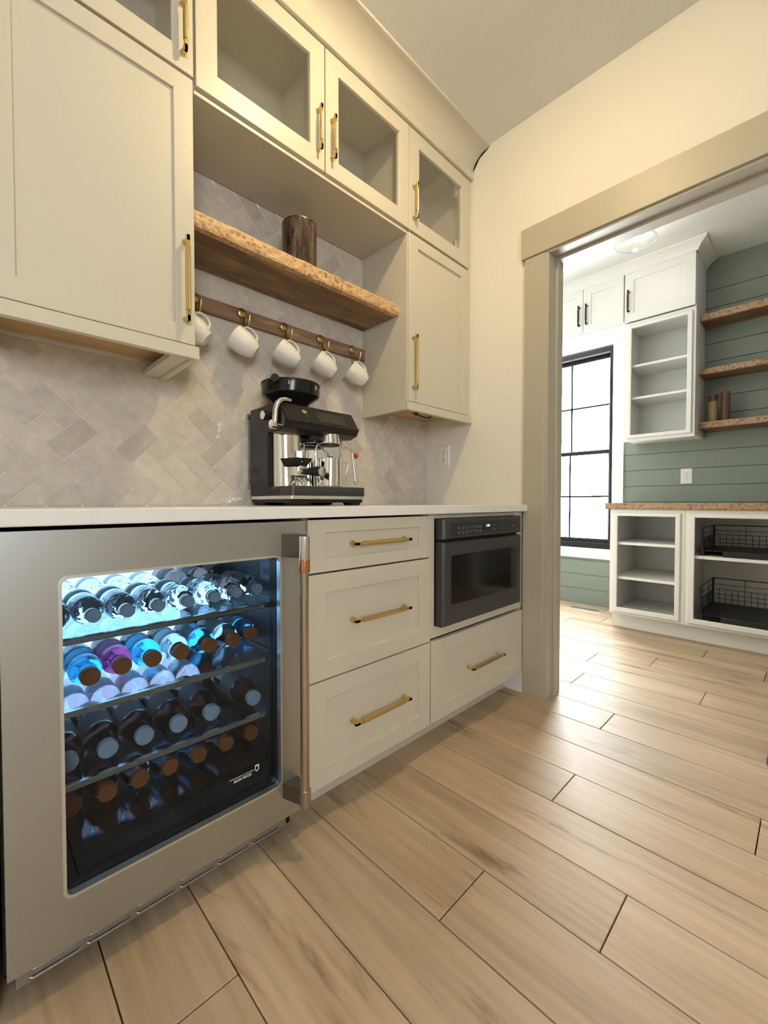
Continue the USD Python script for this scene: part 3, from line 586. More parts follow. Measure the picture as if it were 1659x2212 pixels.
lb = part(f, 'rating_label', box(.6245, .6258, 1.085, 1.165, .70, .80), 'label_blue', label='pale blue printed rating sticker')
part(lb, 'label_print', cat([box(.6240, .6246, 1.092 + .036 * k, 1.122 + .034 * k, .787 - .008 * j, .790 - .008 * j) for k in range(2) for j in range(5)] + [box(.6240, .6246, 1.10, 1.15, .716, .738)]), 'label_ink', kind='stuff')
HOLE = rrect(.118, .5885, .1735, .7915, .017)
dfr = part(f, 'door', extr(sg.box(.0365, .0810, .664, .8785).difference(HOLE), PF, -.016, 0.0), 'steel_brushed', label='brushed stainless door frame')
part(dfr, 'inner_frame', extr(sg.box(.0385, .0830, .662, .8765).difference(rrect(.1235, .583, .179, .786, .013)), PF, -.052, -.0215), 'black_plastic', label='black inner frame')
h2 = rrect(.1235, .583, .179, .786, .013)
part(dfr, 'window_trim', extr(HOLE.difference(h2), PF, -.016, .0015), 'trim_steel', label='bright trim round the glass')
part(dfr, 'glass', extr(rrect(.1180, .5885, .1735, .7915, .016), PF, -.020, -.014), 'door_glass', label='dark tinted door glass')
pr = [text('SCAN NOW', .0062, PF, .507, .2395, -.0138, .0004, rot180=True, bold=True), text('TO ACTIVATE YOUR APPLIANCE', .0030, PF, .514, .2455, -.0138, .0004, rot180=True)]
part(dfr, 'sticker_print', cat(pr), 'print_white', label='upside-down white print', kind='stuff')
sh = sg.Polygon([(.5165, .254), (.5275, .254), (.5275, .241), (.522, .236), (.5165, .241)])
part(dfr, 'shield_emblem', extr(sh.difference(sg.Polygon([(.5185, .2500), (.5255, .2500), (.5255, .242), (.522, .2388), (.5185, .242)])), PF, -.0138, -.0132), 'print_white')
hx, hy, hr = .619, .925, .0118
def bracket(z0, z1):
    q = sg.Polygon([(-.030, 0), (.017, 0), (.012, .050), (.008, .060), (-.008, .060), (-.013, .050)])     # plan: x offset, out
    m = trimesh.creation.extrude_polygon(q, z1 - z0, engine='earcut'); v = m.vertices
    return trimesh.Trimesh(np.column_stack([hx + v[:, 0], .985 - v[:, 1], z0 + v[:, 2]]), m.faces, process=False)
for z0, z1 in ((.786, .846), (.139, .180)): part(dfr, 'handle_bracket', bracket(z0, z1), 'steel_dark', label='grey handle bracket')
part(dfr, 'handle_bar', lathe([(hr, .150), (hr, .752)], (hx, hy, 0), n=28), 'steel_warm', smooth=40, label='round stainless handle bar')
part(dfr, 'handle_end', lathe([(.0125, .782), (.0140, .7825), (.0140, .838), (.0125, .8425), (.006, .8435)], (hx, hy - .002, 0), n=28), 'steel_satin', smooth=40)
part(dfr, 'handle_end', lathe([(.012, .1345), (.0143, .1365), (.0143, .178), (.0132, .1805)], (hx, hy - .002, 0), n=28), 'steel_warm', smooth=40)
cr = part(dfr, 'handle_ring', lathe([(.0135, .7485), (.0150, .7505), (.0150, .7820), (.0138, .7835)], (hx, hy - .001, 0), n=28), 'copper', smooth=40, label='copper ring')
g = part(f, 'toe_grille', cat([box(.048, .606, .997, 1.03, .047, .0795, .002)]), 'grille_metal')
for k in range(6):
    a0 = .068 + k * .0875
    part(g, 'louvre', cat([tube([(a0 + .004, .997, .0705), (a0 + .008, .9945, .072), (a0 + .070, .9945, .072), (a0 + .074, .997, .0705)], .0022, 8), tube([(a0, .997, .0575), (a0 + .005, .9935, .056), (a0 + .072, .9935, .056), (a0 + .076, .997, .0575)], .0026, 8), box(a0 + .003, a0 + .073, .9955, .9985, .0595, .0685)]), 'grille_metal', smooth=40)
for x in (.055, .64): part(f, 'foot', cyl((x, 1.10, 0), (x, 1.10, .05), .018), 'black_plastic')
part(f, 'base', box(.05, .655, 1.06, 1.55, .0, .05), 'black_plastic')
e = thing('end_panel', 'dark gap side panel standing against the fridge on the outer side', 'panel', (.012, 1.3, 0))
part(e, 'board', box(.006, .022, 1.010, 1.60, 0, .886, .001), 'greige_paint')

# ---------------------------------------------------------------- bottles lying on the fridge shelves: cap at y = 0, base towards +y
def bottle_kind(name, label, group, prof, liquid_m, cap_m, capr, capl, lab=None, bands=(), loc=(0, 0, 0)):
    t = thing(name, label, 'bottle', loc, group)
    bm = lathe(prof, (0, 0, 0), (0, 1, 0), n=30)
    if liquid_m == 'water_bottle':          # dimpled shoulder
        bm = lathe([(np.interp(h, [p[1] for p in prof[:-2]], [p[0] for p in prof[:-2]]), h) for h in np.concatenate([np.linspace(.016, .075, 16), [p[1] for p in prof if .076 <= p[1] < .199]])] + prof[-3:], (0, 0, 0), (0, 1, 0), n=48)
        q = np.array(bm.vertices); an = np.arctan2(q[:, 2], q[:, 0]); dip = np.clip(np.sin((q[:, 1] - .026) / .046 * math.pi), 0, 1) * (q[:, 1] < .072)
        k = 1 - .045 * dip * (.5 + .5 * np.cos(an * 9 + np.sin(q[:, 1] * 260) * 1.2)); q[:, 0] *= k; q[:, 2] *= k; bm = trimesh.Trimesh(q, bm.faces, process=False)
    part(t, 'body', bm, liquid_m, smooth=40, local=True)
    part(t, 'cap', lathe([(capr * .9, 0), (capr, .0015), (capr, capl), (capr * .95, capl + .001)], (0, 0, 0), (0, 1, 0), n=26), cap_m, smooth=35, local=True)
    if lab: part(t, 'label', lathe([(lab[0], lab[1]), (lab[0] + .0006, lab[1]), (lab[0] + .0006, lab[2]), (lab[0], lab[2])], (0, 0, 0), (0, 1, 0), n=30, closed=True), lab[3], smooth=40, local=True)
    return t
WATER = [(.012, .016), (.013, .020), (.0135, .024), (.0175, .029), (.0225, .036), (.0268, .045), (.0298, .055), (.0312, .064), (.0318, .070), (.0318, .076), (.0304, .080), (.0318, .085), (.0318, .098), (.0304, .102), (.0318, .107), (.0318, .131), (.0312, .134), (.0312, .172), (.0318, .176), (.0318, .188), (.0310, .194), (.0280, .199), (.012, .1995), (.008, .196)]
SPORT = [(.017, .018), (.0185, .023), (.024, .032), (.0305, .045), (.0335, .060), (.0335, .064), (.0322, .067), (.0335, .070), (.0335, .074), (.0318, .079), (.0315, .150), (.0335, .155), (.0335, .192), (.031, .199), (.014, .200)]
COLA = [(.0165, .016), (.018, .020), (.023, .032), (.030, .048), (.0345, .066), (.0352, .074), (.0340, .079), (.0340, .150), (.0352, .156), (.0352, .205), (.033, .213), (.014, .214)]
ORD = ('nearest the hinge side', 'second from the hinge side', 'third from the hinge side', 'fourth from the hinge side', 'fifth from the hinge side', 'sixth from the hinge side', 'seventh from the hinge side', 'closest to the door handle')
KINDS = {}
def lay(kind, x, y, z, label, group):
    spec = {'water': ('water_bottle', WATER, 'water_bottle', 'cap_white', .0142, .016, (.0322, .132, .172, 'wrap_pale')),
            'blue': ('sports_drink_bottle', SPORT, 'drink_blue', 'cap_orange', .0198, .019, (.0322, .080, .149, 'wrap_silver')),
            'purple': ('sports_drink_bottle', SPORT, 'drink_purple', 'cap_orange', .0198, .019, (.0322, .080, .149, 'wrap_silver')),
            'clear': ('sports_drink_bottle', SPORT, 'drink_grey', 'cap_orange', .0198, .019, (.0322, .080, .149, 'wrap_silver')),
            'red': ('sports_drink_bottle', SPORT, 'drink_red', 'cap_orange', .0198, .019, (.0322, .080, .149, 'wrap_silver')),
            'cola': ('tea_bottle', COLA, 'drink_cola', 'cap_white', .0195, .017, (.0345, .080, .149, 'wrap_pale')),
            'juice': ('juice_bottle', COLA, 'drink_pink', 'cap_white', .0195, .017, (.0345, .080, .149, 'wrap_pale'))}[kind]
    if kind in KINDS: return copy_of(KINDS[kind], (x, y, z), label, group=group)
    KINDS[kind] = bottle_kind(spec[0], label, group, spec[1], spec[2], spec[3], spec[4], spec[5], spec[6], loc=(x, y, z))
for k, x in enumerate((.128, .192, .2565, .3215, .388, .456, .521, .5865)):
    lay('water', x, 1.086 + (0, .004, 0, .003, -.004, .0, .012, .02)[k], .6835, f'clear white-capped water bottle, {ORD[k]} in the top front row', 'water bottles on the top fridge shelf')
for k, x in enumerate((.112, .178, .244, .310, .376)):
    lay('water', x, 1.291, .6835, f'clear water bottle in the top back row, {ORD[k]}', 'water bottles on the top fridge shelf')
for k, x in enumerate((.452, .519, .586)):
    lay('cola', x, 1.30, .6880, f'dark bottle in the top back row, {("farthest from the handle", "middle of the three dark ones", "closest to the handle")[k]}', 'dark bottles at the back of the top shelf')
for k, (x, kd) in enumerate(zip((.122, .191, .2585, .3255, .393, .466, .534, .5985), ('blue', 'blue', 'purple', 'blue', 'clear', 'blue', 'clear', 'blue'))):
    nm = {'blue': 'bright blue', 'purple': 'purple', 'clear': 'pale grey'}[kd]
    lay(kd, x, 1.150 - (.02 if k == 1 else 0) + (.02 if k == 7 else 0), .5390, f'{nm} sports drink, {ORD[k]} on the second fridge shelf', 'sports drinks in the front row of the second shelf')
for k, (x, kd) in enumerate(zip((.139, .2105, .2825, .3575, .437, .553), ('cola',) * 6)):
    lay(kd, x, 1.068, .3928, f'dark white-capped tea bottle, {ORD[k]} on the third shelf', 'dark tea bottles on the third shelf')
for k, x in enumerate((.118, .190, .262, .334, .406, .478)):
    lay('juice', x, 1.284, .3928, f'pink juice bottle behind the tea on the third shelf, {ORD[k]}', 'pink juice bottles behind the dark tea')
for k, (x, kd) in enumerate(zip((.152, .222, .290, .3575, .430, .505, .580), ('red', 'red', 'clear', 'blue', 'blue', 'clear', 'red'))):
    nm = {'blue': 'blue', 'red': 'red', 'clear': 'pale grey'}[kd]
    lay(kd, x, 1.135, .2575, f'{nm} orange-capped drink, {ORD[k]} on the lowest shelf', 'sports drinks on the lowest shelf')

# ---------------------------------------------------------------- espresso machine
cm = thing('espresso_machine', 'black espresso machine with chrome front and bean hopper on the quartz countertop', 'coffee machine', (.97, 1.42, .918))
X0, X1 = .8025, 1.1425
side = unary_union([sg.box(1.30, .955, 1.570, .984), sg.box(1.432, .955, 1.570, 1.29), sg.Polygon([(1.318, 1.198), (1.306, 1.222), (1.354, 1.2915), (1.570, 1.2915), (1.570, 1.196), (1.44, 1.190), (1.36, 1.186)])])
side = side.buffer(-.004).buffer(.018, quad_segs=6).buffer(-.020, quad_segs=6).buffer(.006, quad_segs=4)
PX = lambda p: np.column_stack([p[:, 2], p[:, 0], p[:, 1]])
inner = side.buffer(-.003)
part(cm, 'body', cat([extr(side, PX, X0 + .003, X1 - .003), extr(inner, PX, X0, X0 + .003), extr(inner, PX, X1 - .003, X1)]), 'black_satin', smooth=30)
th = np.linspace(math.pi * 1.02, math.pi * 1.98, 22)
front = [(X0 + .012, 1.436)] + [(.889 + .072 * math.cos(t), 1.440 + .062 * math.sin(t)) for t in th] + [(.963, 1.4225), (X1 - .010, 1.4225), (X1 - .010, 1.436)]
part(cm, 'chrome_front', extr(sg.Polygon(front), lambda p: p, .9842, 1.192), 'chrome', smooth=30)
for a in ((X0 + .001, X0 + .013), (X1 - .013, X1 - .001)): part(cm, 'side_cheek', box(*a, 1.428, 1.445, .984, 1.195, .003), 'black_satin')
PPN = lambda p: np.column_stack([p[:, 0], 1.3045 + .581 * p[:, 1] - .814 * p[:, 2], 1.2215 + .814 * p[:, 1] + .581 * p[:, 2]])
scr = part(cm, 'touch_screen', extr(rrect(.949, 1.083, .012, .068, .003), PPN, -.002, .0008), 'smoked_glass', label='unlit touch screen')
part(scr, 'screen_groove', cat([slab(PPN, (.947, 1.065, .0672, .0684), .0006, .0014), slab(PPN, (1.063, 1.0645, .012, .0684), .0006, .0014)]), 'black_void')
lg = part(cm, 'emblem', extr(affinity.scale(sg.Point(.897, .0535).buffer(.0095), 1.05, 1.0), PPN, 0, .0016), 'steel_satin', label='small round metal emblem')
part(cm, 'power_light', extr(sg.Point(.903, .034).buffer(.0016), PPN, 0, .001), 'print_white')
part(cm, 'head_lip', loops([PPN(q) for q in (rect(X0 + .004, X1 - .002, -.002, .006, -.006), rect(X0 + .006, X1 - .004, -.001, .005, .0015))], closed=False), 'black_satin')
# hopper on top
HC = (.9175, 1.458)
hp = part(cm, 'hopper', lathe([(.060, 1.292), (.064, 1.304), (.073, 1.319), (.108, 1.3405), (.1115, 1.346), (.1125, 1.384), (.1095, 1.384), (.108, 1.347), (.072, 1.325), (.058, 1.304), (.0, 1.304), (0, 1.292)], (*HC, 0), n=48, closed=True), 'black_gloss', smooth=35, label='smoky bean hopper')
part(hp, 'lid', lathe([(.1135, 1.3835), (.1145, 1.3865), (.1135, 1.391), (.100, 1.395), (.0, 1.3955)], (*HC, 0), n=48), 'black_plastic', smooth=35)
part(hp, 'lid_tab', cat([cyl((.826, 1.415, 1.387), (.812, 1.397, 1.387), .0155, n=20), cyl((.834, 1.425, 1.379), (.806, 1.389, 1.379), .010, n=16)]), 'black_plastic', smooth=40)
def on_hopper(dx, dy):
    d = np.array([dx, dy, 0.0]); d /= np.linalg.norm(d); t = np.array([-d[1], d[0], 0]) * (1 if d[1] < 0 else 1); o = np.array([*HC, 0]) + d * .1122
    return lambda p: o + p[:, :1] * t + p[:, 1:2] * np.array([0, 0, 1.0]) + p[:, 2:3] * d
part(hp, 'dose_number', text('18', .0125, on_hopper(-.62, -.78), 0, 1.366, .0002, center=False), 'print_white', label='pale 18 on the hopper rim')
part(hp, 'dose_mark', slab(on_hopper(.42, -.90), (-.002, .003, 1.362, 1.378), 0, .0008), 'print_white')
# dials and tamping lever on the near side
for nm, (y, z, r) in (('dial', (1.4215, 1.2490, .0165)),):
    d = part(cm, nm, cat([cyl((X0, y, z), (.776, y, z), r, n=28)]), 'black_plastic', smooth=35)
    part(d, 'dial_face', lathe([(r * .93, 0), (r * .98, .0015), (r * .93, .003), (0, .003)], (.776, y, z), (-1, 0, 0), n=28), 'steel_satin', smooth=30)
tl = part(cm, 'tamp_lever', cat([cyl((X0 + .002, 1.368, 1.2095), (.778, 1.368, 1.2095), .0165, n=28), tube([(.7905, 1.360, 1.212), (.790, 1.357, 1.235), (.7905, 1.355, 1.262), (.795, 1.351, 1.284), (.806, 1.346, 1.297), (.822, 1.341, 1.301), (.842, 1.337, 1.2985)], np.array([.012, .0118, .011, .0105, .0095, .008, .006]), 12)]), 'chrome', smooth=45, label='chrome tamping lever')
# grinder outlet, cradle, brew group
gr = part(cm, 'grinder_outlet', cat([cyl((.884, 1.350, 1.080), (.884, 1.350, 1.118), .0205, n=6), cyl((.884, 1.350, 1.040), (.884, 1.350, 1.078), .0135, n=24)]), 'chrome', smooth=20)
part(cm, 'cradle', cat([m3.Manifold.hull_points(np.array([(x, y, z) for x, y, z in ((.828, 1.39, 1.092), (.862, 1.325, 1.094), (.928, 1.325, 1.094), (.938, 1.39, 1.092), (.845, 1.39, 1.062), (.868, 1.34, 1.060), (.91, 1.335, 1.068), (.92, 1.39, 1.062))]))]), 'black_plastic', label='black portafilter cradle')
gh = part(cm, 'group_head', lathe([(.030, 1.205), (.0415, 1.200), (.0425, 1.166), (.0405, 1.160), (0, 1.160)], (1.034, 1.362, 0), n=36), 'chrome', smooth=35)
part(gh, 'gasket', lathe([(.0395, 1.160), (.0395, 1.1535), (.0, 1.1535)], (1.034, 1.362, 0), n=36), 'black_plastic', smooth=35)
part(gh, 'collar', cat([box(.945, .992, 1.355, 1.43, 1.163, 1.198, .006)]), 'black_gloss')
sw = part(cm, 'steam_wand', tube([(1.088, 1.372, 1.192), (1.089, 1.364, 1.172), (1.096, 1.354, 1.1535), (1.112, 1.348, 1.150), (1.127, 1.344, 1.146), (1.1345, 1.342, 1.132), (1.139, 1.340, 1.090), (1.1465, 1.336, 1.008)], .0046, 12, 1), 'chrome', smooth=50)
part(sw, 'wand_tip', cyl((1.1457, 1.3365, 1.018), (1.1470, 1.3358, 1.001), .0053, .0045, n=16), 'steel_satin', smooth=35)
rk = part(sw, 'wand_knob', lathe([(.0060, 0), (.0112, .003), (.0122, .008), (.0112, .013), (.006, .0145)], (1.146, 1.342, 1.122), (.9, -.44, 0), n=22), 'red_plastic', smooth=40, label='red wand knob')
part(rk, 'knob_tip', lathe([(.0070, 0), (.0062, .003), (.003, .006), (.0022, .009)], (1.146 + .9 * .0140, 1.342 - .44 * .0140, 1.122), (.9, -.44, 0), n=18), 'steel_satin', smooth=40)
part(cm, 'hot_water_spout', tube([(.982, 1.37, 1.165), (.976, 1.362, 1.160), (.966, 1.356, 1.150), (.962, 1.354, 1.125), (.961, 1.354, 1.070)], .0052, 12, 1), 'chrome', smooth=50)
# drip tray and base
tray = sg.box(X0 + .001, 1.30, X1 + .002, 1.415).union(rrect(X0 - .001, X1 + .005, 1.272, 1.36, .016))
dt = part(cm, 'drip_tray', extr(tray, lambda p: p, .9535, .969), 'slate_panel', smooth=30)
part(dt, 'tray_rim', cat([extr(tray, lambda p: p, .9692, .9865), extr(tray.buffer(-.002), lambda p: p, .9865, .9880)]), 'slate_metal', smooth=30)
part(dt, 'grate', cat([box(X0 + .02, X1 - .02, 1.285 + .0115 * k, 1.290 + .0115 * k, .988, .9898) for k in range(11)]), 'steel_satin', kind='stuff')
part(cm, 'steel_band', extr(rrect(X0 - .0008, X1 + .0010, 1.276, 1.5708, .012), lambda p: p, .9415, .9535), 'steel_satin', smooth=30)
foot = lambda x0, x1, y0, y1: m3.Manifold.hull_points(np.array([(x, y, z) for x, y in ((x0, y0), (x1, y0), (x1, y1), (x0, y1)) for z in (.9405,)] + [(x, y, .9185) for x, y in ((x0 + .01, y0 + .006), (x1 - .01, y0 + .006), (x1 - .01, y1 - .006), (x0 + .01, y1 - .006))]))
part(cm, 'base', box(X0 + .004, X1 - .004, 1.284, 1.565, .9285, .9415), 'black_plastic')
for a in ((X0 + .004, .90, 1.284, 1.34), (1.075, X1 - .004, 1.284, 1.34), (X0 + .004, .90, 1.47, 1.565), (1.06, X1 - .004, 1.47, 1.565)): part(cm, 'foot', foot(*a), 'black_plastic')
part(cm, 'water_tank', box(X0 + .002, X1 - .002, 1.5705, 1.598, 1.00, 1.268, .006), 'tank_plastic', label='smoky clear water tank')
part(cm, 'tank_lid', cyl((X0 - .004, 1.588, 1.272), (X1, 1.588, 1.272), .010, n=18), 'grille_metal', smooth=35); part(cm, 'tank_catch', box(X0 - .001, X0 + .01, 1.575, 1.596, .985, 1.004, .002), 'grille_metal')

pf = thing('portafilter', 'chrome portafilter with a black handle resting in the machine cradle', 'portafilter', (.888, 1.33, 1.04))
part(pf, 'basket', cat([lathe([(.0265, 1.022), (.034, 1.028), (.0355, 1.034), (.0355, 1.054), (.038, 1.055), (.038, 1.059), (.033, 1.059), (.031, 1.034), (0, 1.030), (0, 1.022)], (.878, 1.352, 0), n=32, closed=True)]), 'chrome', smooth=35)
hd = part(pf, 'handle', lathe([(.0085, 0), (.0105, .012), (.0125, .03), (.0160, .070), (.0172, .098), (.0168, .108)], (.884, 1.330, 1.0425), (.10, -1, -.03), n=28), 'black_plastic', smooth=40)
a = np.array([.10, -1, -.03]); a /= np.linalg.norm(a)
part(hd, 'end_cap', lathe([(.0172, 0), (.0165, .003), (.0145, .004), (0, .004)], np.array([.884, 1.330, 1.0425]) + a * .108, a, n=28), 'steel_satin', smooth=30)
part(pf, 'spout', cat([tube([(.878, 1.352, 1.026), (.878 + s * .006, 1.350, 1.016), (.878 + s * .016, 1.346, 1.008), (.878 + s * .021, 1.344, .996)], np.array([.007, .0065, .006, .0055]), 12, 1) for s in (-1, 1)]), 'chrome', smooth=50)

mj = thing('milk_jug', 'polished steel milk jug standing on the drip tray under the brew group', 'jug', (1.022, 1.347, .99))
part(mj, 'body', lathe([(.046, .9900), (.0490, .992), (.0495, .996), (.0490, 1.04), (.0470, 1.10), (.0478, 1.1015), (.0455, 1.1015), (.0475, 1.04), (.0475, .997), (0, .996), (0, .9900)], (1.022, 1.345, 0), n=44, closed=True), 'chrome', smooth=35)
part(mj, 'handle', tube([(1.066, 1.335, 1.090), (1.078, 1.330, 1.0915), (1.094, 1.324, 1.086), (1.0975, 1.322, 1.078), (1.090, 1.325, 1.050), (1.082, 1.328, 1.035), (1.068, 1.333, 1.031)], .0026, 10, 1), 'steel_satin', smooth=50)

# ---------------------------------------------------------------- outlets
def outlet(name, label, P, a, b, decora):
    t = thing(name, label, 'outlet', P(np.array([[a, b, 0.0]]))[0])
    pl = part(t, 'plate', loops([P(rect(a - .0385, a + .0385, b - .060, b + .060, 0.0003)), P(rect(a - .0385, a + .0385, b - .060, b + .060, .002)), P(rect(a - .0345, a + .0345, b - .056, b + .056, .0055))], closed=False), 'outlet_white')
    if decora:
        part(t, 'socket', slab(P, (a - .0165, a + .0165, b - .0335, b + .0335), .004, .0085, .001), 'outlet_white'); spots = (.020, -.020)
    else:
        for s in (.0195, -.0195): part(t, 'socket', extr(sg.Point(a, b + s).buffer(.0172).intersection(sg.box(a - .0172, b + s - .0135, a + .0172, b + s + .0135)), P, .004, .0085), 'outlet_white')
        spots = (.0195, -.0195); part(t, 'screw', extr(sg.Point(a, b).buffer(.003), P, .005, .0066), 'steel_satin')
    for s in spots: part(t, 'slots', cat([slab(P, (a - .0075, a - .0053, b + s + .001, b + s + .0095), .008, .0089), slab(P, (a + .0053, a + .0075, b + s + .002, b + s + .0085), .008, .0089), extr(sg.Point(a, b + s - .006).buffer(.0026), P, .008, .0089)]), 'slot_dark')
outlet('outlet', 'white rectangular outlet on the cream end wall under the narrow cabinet', M_side(XE), 1.4775, 1.1885, True)
outlet('outlet', 'white round-faced outlet on the sage green pantry wall', M_side(XP), .7115, 1.1345, False)

# ---------------------------------------------------------------- pantry
def ceiling_light(name, label, x, y, bulb):
    t = thing(name, label, 'light', (x, y, CEIL))
    part(t, 'canopy', lathe([(.075, CEIL - .0005), (.075, CEIL - .016), (.068, CEIL - .022), (0, CEIL - .022)], (x, y, 0), n=36), 'steel_satin', smooth=30)
    part(t, 'glass_shade', lathe([(.060, CEIL - .022), (.092, CEIL - .034), (.114, CEIL - .062), (.121, CEIL - .092), (.123, CEIL - .100), (.1205, CEIL - .100), (.111, CEIL - .063), (.090, CEIL - .036), (.060, CEIL - .025)], (x, y, 0), n=44, closed=True), 'lamp_glass', smooth=50, label='clear glass shade')
    part(t, 'shade_rim', lathe([(.1205, CEIL - .0985), (.1245, CEIL - .100), (.1240, CEIL - .1035), (.1205, CEIL - .1030)], (x, y, 0), n=44, closed=True), 'shelf_glass', smooth=40)
    part(t, 'socket', cyl((x, y, CEIL - .022), (x, y, CEIL - .046), .016, n=20), 'steel_satin', smooth=30)
    b = trimesh.creation.icosphere(1, .024); b.apply_scale((1, 1, 1.25)); b.apply_translation((x, y, CEIL - .072))
    part(t, 'bulb', b, bulb, smooth=True)
t = thing('dome_light', 'small round domed ceiling light glowing warm in front of the cabinets', 'light', (.955, .66, CEIL))
part(t, 'trim_ring', lathe([(.056, CEIL - .0005), (.085, CEIL - .0005), (.083, CEIL - .006), (.058, CEIL - .012), (.056, CEIL - .010)], (.955, .66, 0), n=40, closed=True), 'white_trim', smooth=35)
part(t, 'lens', lathe([(.055, CEIL - .0004), (.055, CEIL - .009), (.052, CEIL - .020), (.043, CEIL - .030), (.026, CEIL - .037), (.0, CEIL - .039)], (.955, .66, 0), n=20), 'bulb_warm', label='glowing domed lens', smooth=True)
ceiling_light('ceiling_light', 'clear glass flush ceiling light glowing in the white pantry', 3.19, .865, 'bulb_pantry')

# wall cabinets of the pantry
XU = 3.662; PUP = M_side(XU)
def carcass_x(y0, y1, x0, x1, z0, z1, t=.018):
    return cat([box(x0, x1, y0, y0 + t, z0, z1), box(x0, x1, y1 - t, y1, z0, z1), box(x1 - .012, x1, y0 + t, y1 - t, z0, z1), box(x0, x1 - .012, y0 + t, y1 - t, z0, z0 + t), box(x0, x1 - .012, y0 + t, y1 - t, z1 - t, z1)])
XPB = XP - .001
c = thing('pantry_wall_cabinet', 'tall white pantry wall cabinet with an open shelved compartment beside the window', 'cabinet', (3.85, .836, 1.4))
part(c, 'body', cat([carcass_x(.609, 1.064, XU + .034, XPB, 1.414, 2.70), box(XU + .034, XPB - .02, .627, 1.046, 2.295, 2.313)]), 'white_paint')
part(c, 'face_frame', frame(M_side(XU + .020), (.609, 1.0645, 1.400, 2.316), (.650, 1.021, 1.443, 2.273), -.014, 0, .001), 'white_paint')
part(c, 'door_frame', frame(M_side(XU + .002), (.628, 1.036, 1.424, 2.287), (.657, 1.0125, 1.4495, 2.264), -.018, 0, .003), 'white_paint', label='open door frame without a panel')
for z in (1.974, 1.726): part(c, 'shelf', box(XU + .04, XPB - .014, .628, 1.045, z, z + .018, .001), 'white_paint')
shaker(c, PUP, (.613, 1.062, 2.321, 2.693), .062, 'white_paint', handle=(.165, 1.035, 2.473, True), hm='bronze_dark', rec=.007)
c = thing('pantry_wall_cabinet', 'white two-door pantry cabinet bridging above the window', 'cabinet', (3.85, 1.70, 2.32))
part(c, 'body', carcass_x(1.067, PY1 - .002, XU + .022, XPB, 2.320, 2.70), 'white_paint')
shaker(c, PUP, (1.071, 1.3735, 2.327, 2.693), .062, 'white_paint', handle=(.165, 1.345, 2.472, True), hm='bronze_dark', rec=.007)
shaker(c, PUP, (1.3765, 1.679, 2.327, 2.693), .062, 'white_paint', handle=(.165, 1.405, 2.472, True), hm='bronze_dark', rec=.007)
shaker(c, PUP, (1.683, 1.985, 2.327, 2.693), .062, 'white_paint', handle=(.165, 1.955, 2.472, True), hm='bronze_dark', rec=.007)
shaker(c, PUP, (1.989, PY1 - .005, 2.327, 2.693), .062, 'white_paint', rec=.007)
pc = [(-.02, 2.688), (.006, 2.688), (.010, 2.695), (.016, 2.704), (.030, 2.722), (.052, 2.738), (.064, 2.742), (.066, CEIL), (-.02, CEIL)]
tr2 = struct('trim_2', loops([np.array([(XU - d, a, z) for d, z in pc for a in ((.609 - max(d, 0)) if e == 0 else PY1,)]) for e in (0, 1)], closed=False), 'white_paint', 'white crown moulding on the pantry cabinets', smooth=35)
part(tr2, 'crown_return', loops([np.array([(XU - max(d, 0) if e == 0 else XPB, .609 - d, z) for d, z in pc]) for e in (0, 1)], closed=False), 'white_paint', smooth=35)

# base cabinets
XB = 3.408
c = thing('pantry_base_cabinet', 'open white pantry base cabinet with two shelves beside the window', 'cabinet', (3.7, .836, 0))
part(c, 'body', carcass_x(.606, 1.067, XB + .022, XPB - .012, .110, .880), 'white_paint')
part(c, 'face_frame', frame(M_side(XB), (.606, 1.068, .110, .880), (.650, 1.020, .155, .840), -.022, 0, .001), 'white_paint')
part(c, 'door_frame', frame(M_side(XB - .018), (.630, 1.042, .129, .854), (.6585, 1.0135, .1625, .830), -.018, 0, .0035), 'white_paint', label='open door frame without a panel')
for z in (.6195, .3665): part(c, 'shelf', box(XB + .012, XPB - .026, .625, 1.048, z, z + .020, .001), 'white_paint')
part(c, 'toe_kick', box(3.474, 3.49, .606, 1.067, 0, .110), 'white_paint')
c = thing('pantry_base_cabinet', 'wide open white pantry base cabinet holding two black wire baskets', 'cabinet', (3.7, .1, 0))
part(c, 'body', carcass_x(-.36, .604, XB + .022, XPB - .012, .110, .880), 'white_paint')
part(c, 'face_frame', frame(M_side(XB), (-.36, .605, .110, .880), (-.30, .555, .155, .840), -.022, 0, .001), 'white_paint')
part(c, 'door_frame', frame(M_side(XB - .018), (-.33, .586, .129, .854), (-.298, .551, .1625, .829), -.018, 0, .0035), 'white_paint', label='open door frame without a panel')
part(c, 'shelf', box(XB + .006, XPB - .026, -.34, .585, .5585, .5785, .001), 'white_paint')
part(c, 'toe_kick', box(3.474, 3.49, -.36, .606, 0, .110), 'white_paint')
c = thing('pantry_counter', 'wooden pantry countertop with a carved-looking brown front edge', 'countertop', (3.7, .35, .882))
part(c, 'slab', box(XB + .004, XPB, -.40, 1.096, .881, .924, .002), 'pantry_shelf_wood')
part(c, 'hewn_edge', rough_edge(-.40, 1.096, XB - .026, .8812, .9242, 1, 8, amp=.002), 'counter_edge', label='carved front edge')
for k, (z0, z1, wh) in enumerate(((2.238, 2.284, 'top of the three on the sage wall'), (1.851, 1.891, 'middle of the three on the sage wall'), (1.465, 1.509, 'lowest of the three, holding the two mills'))):
    c = thing('pantry_shelf', 'thick brown wooden shelf, ' + wh, 'shelf', (3.9, .1, z0), 'wooden shelves on the sage wall')
    part(c, 'board', box(3.826, XPB, -.40, .6075, z0, z1, .002), 'pantry_shelf_wood')
    part(c, 'hewn_edge', rough_edge(-.40, .6075, 3.798, z0 + .0002, z1 + .0002, 1, 20 + k, amp=.0035), 'counter_edge', label='rough front edge')
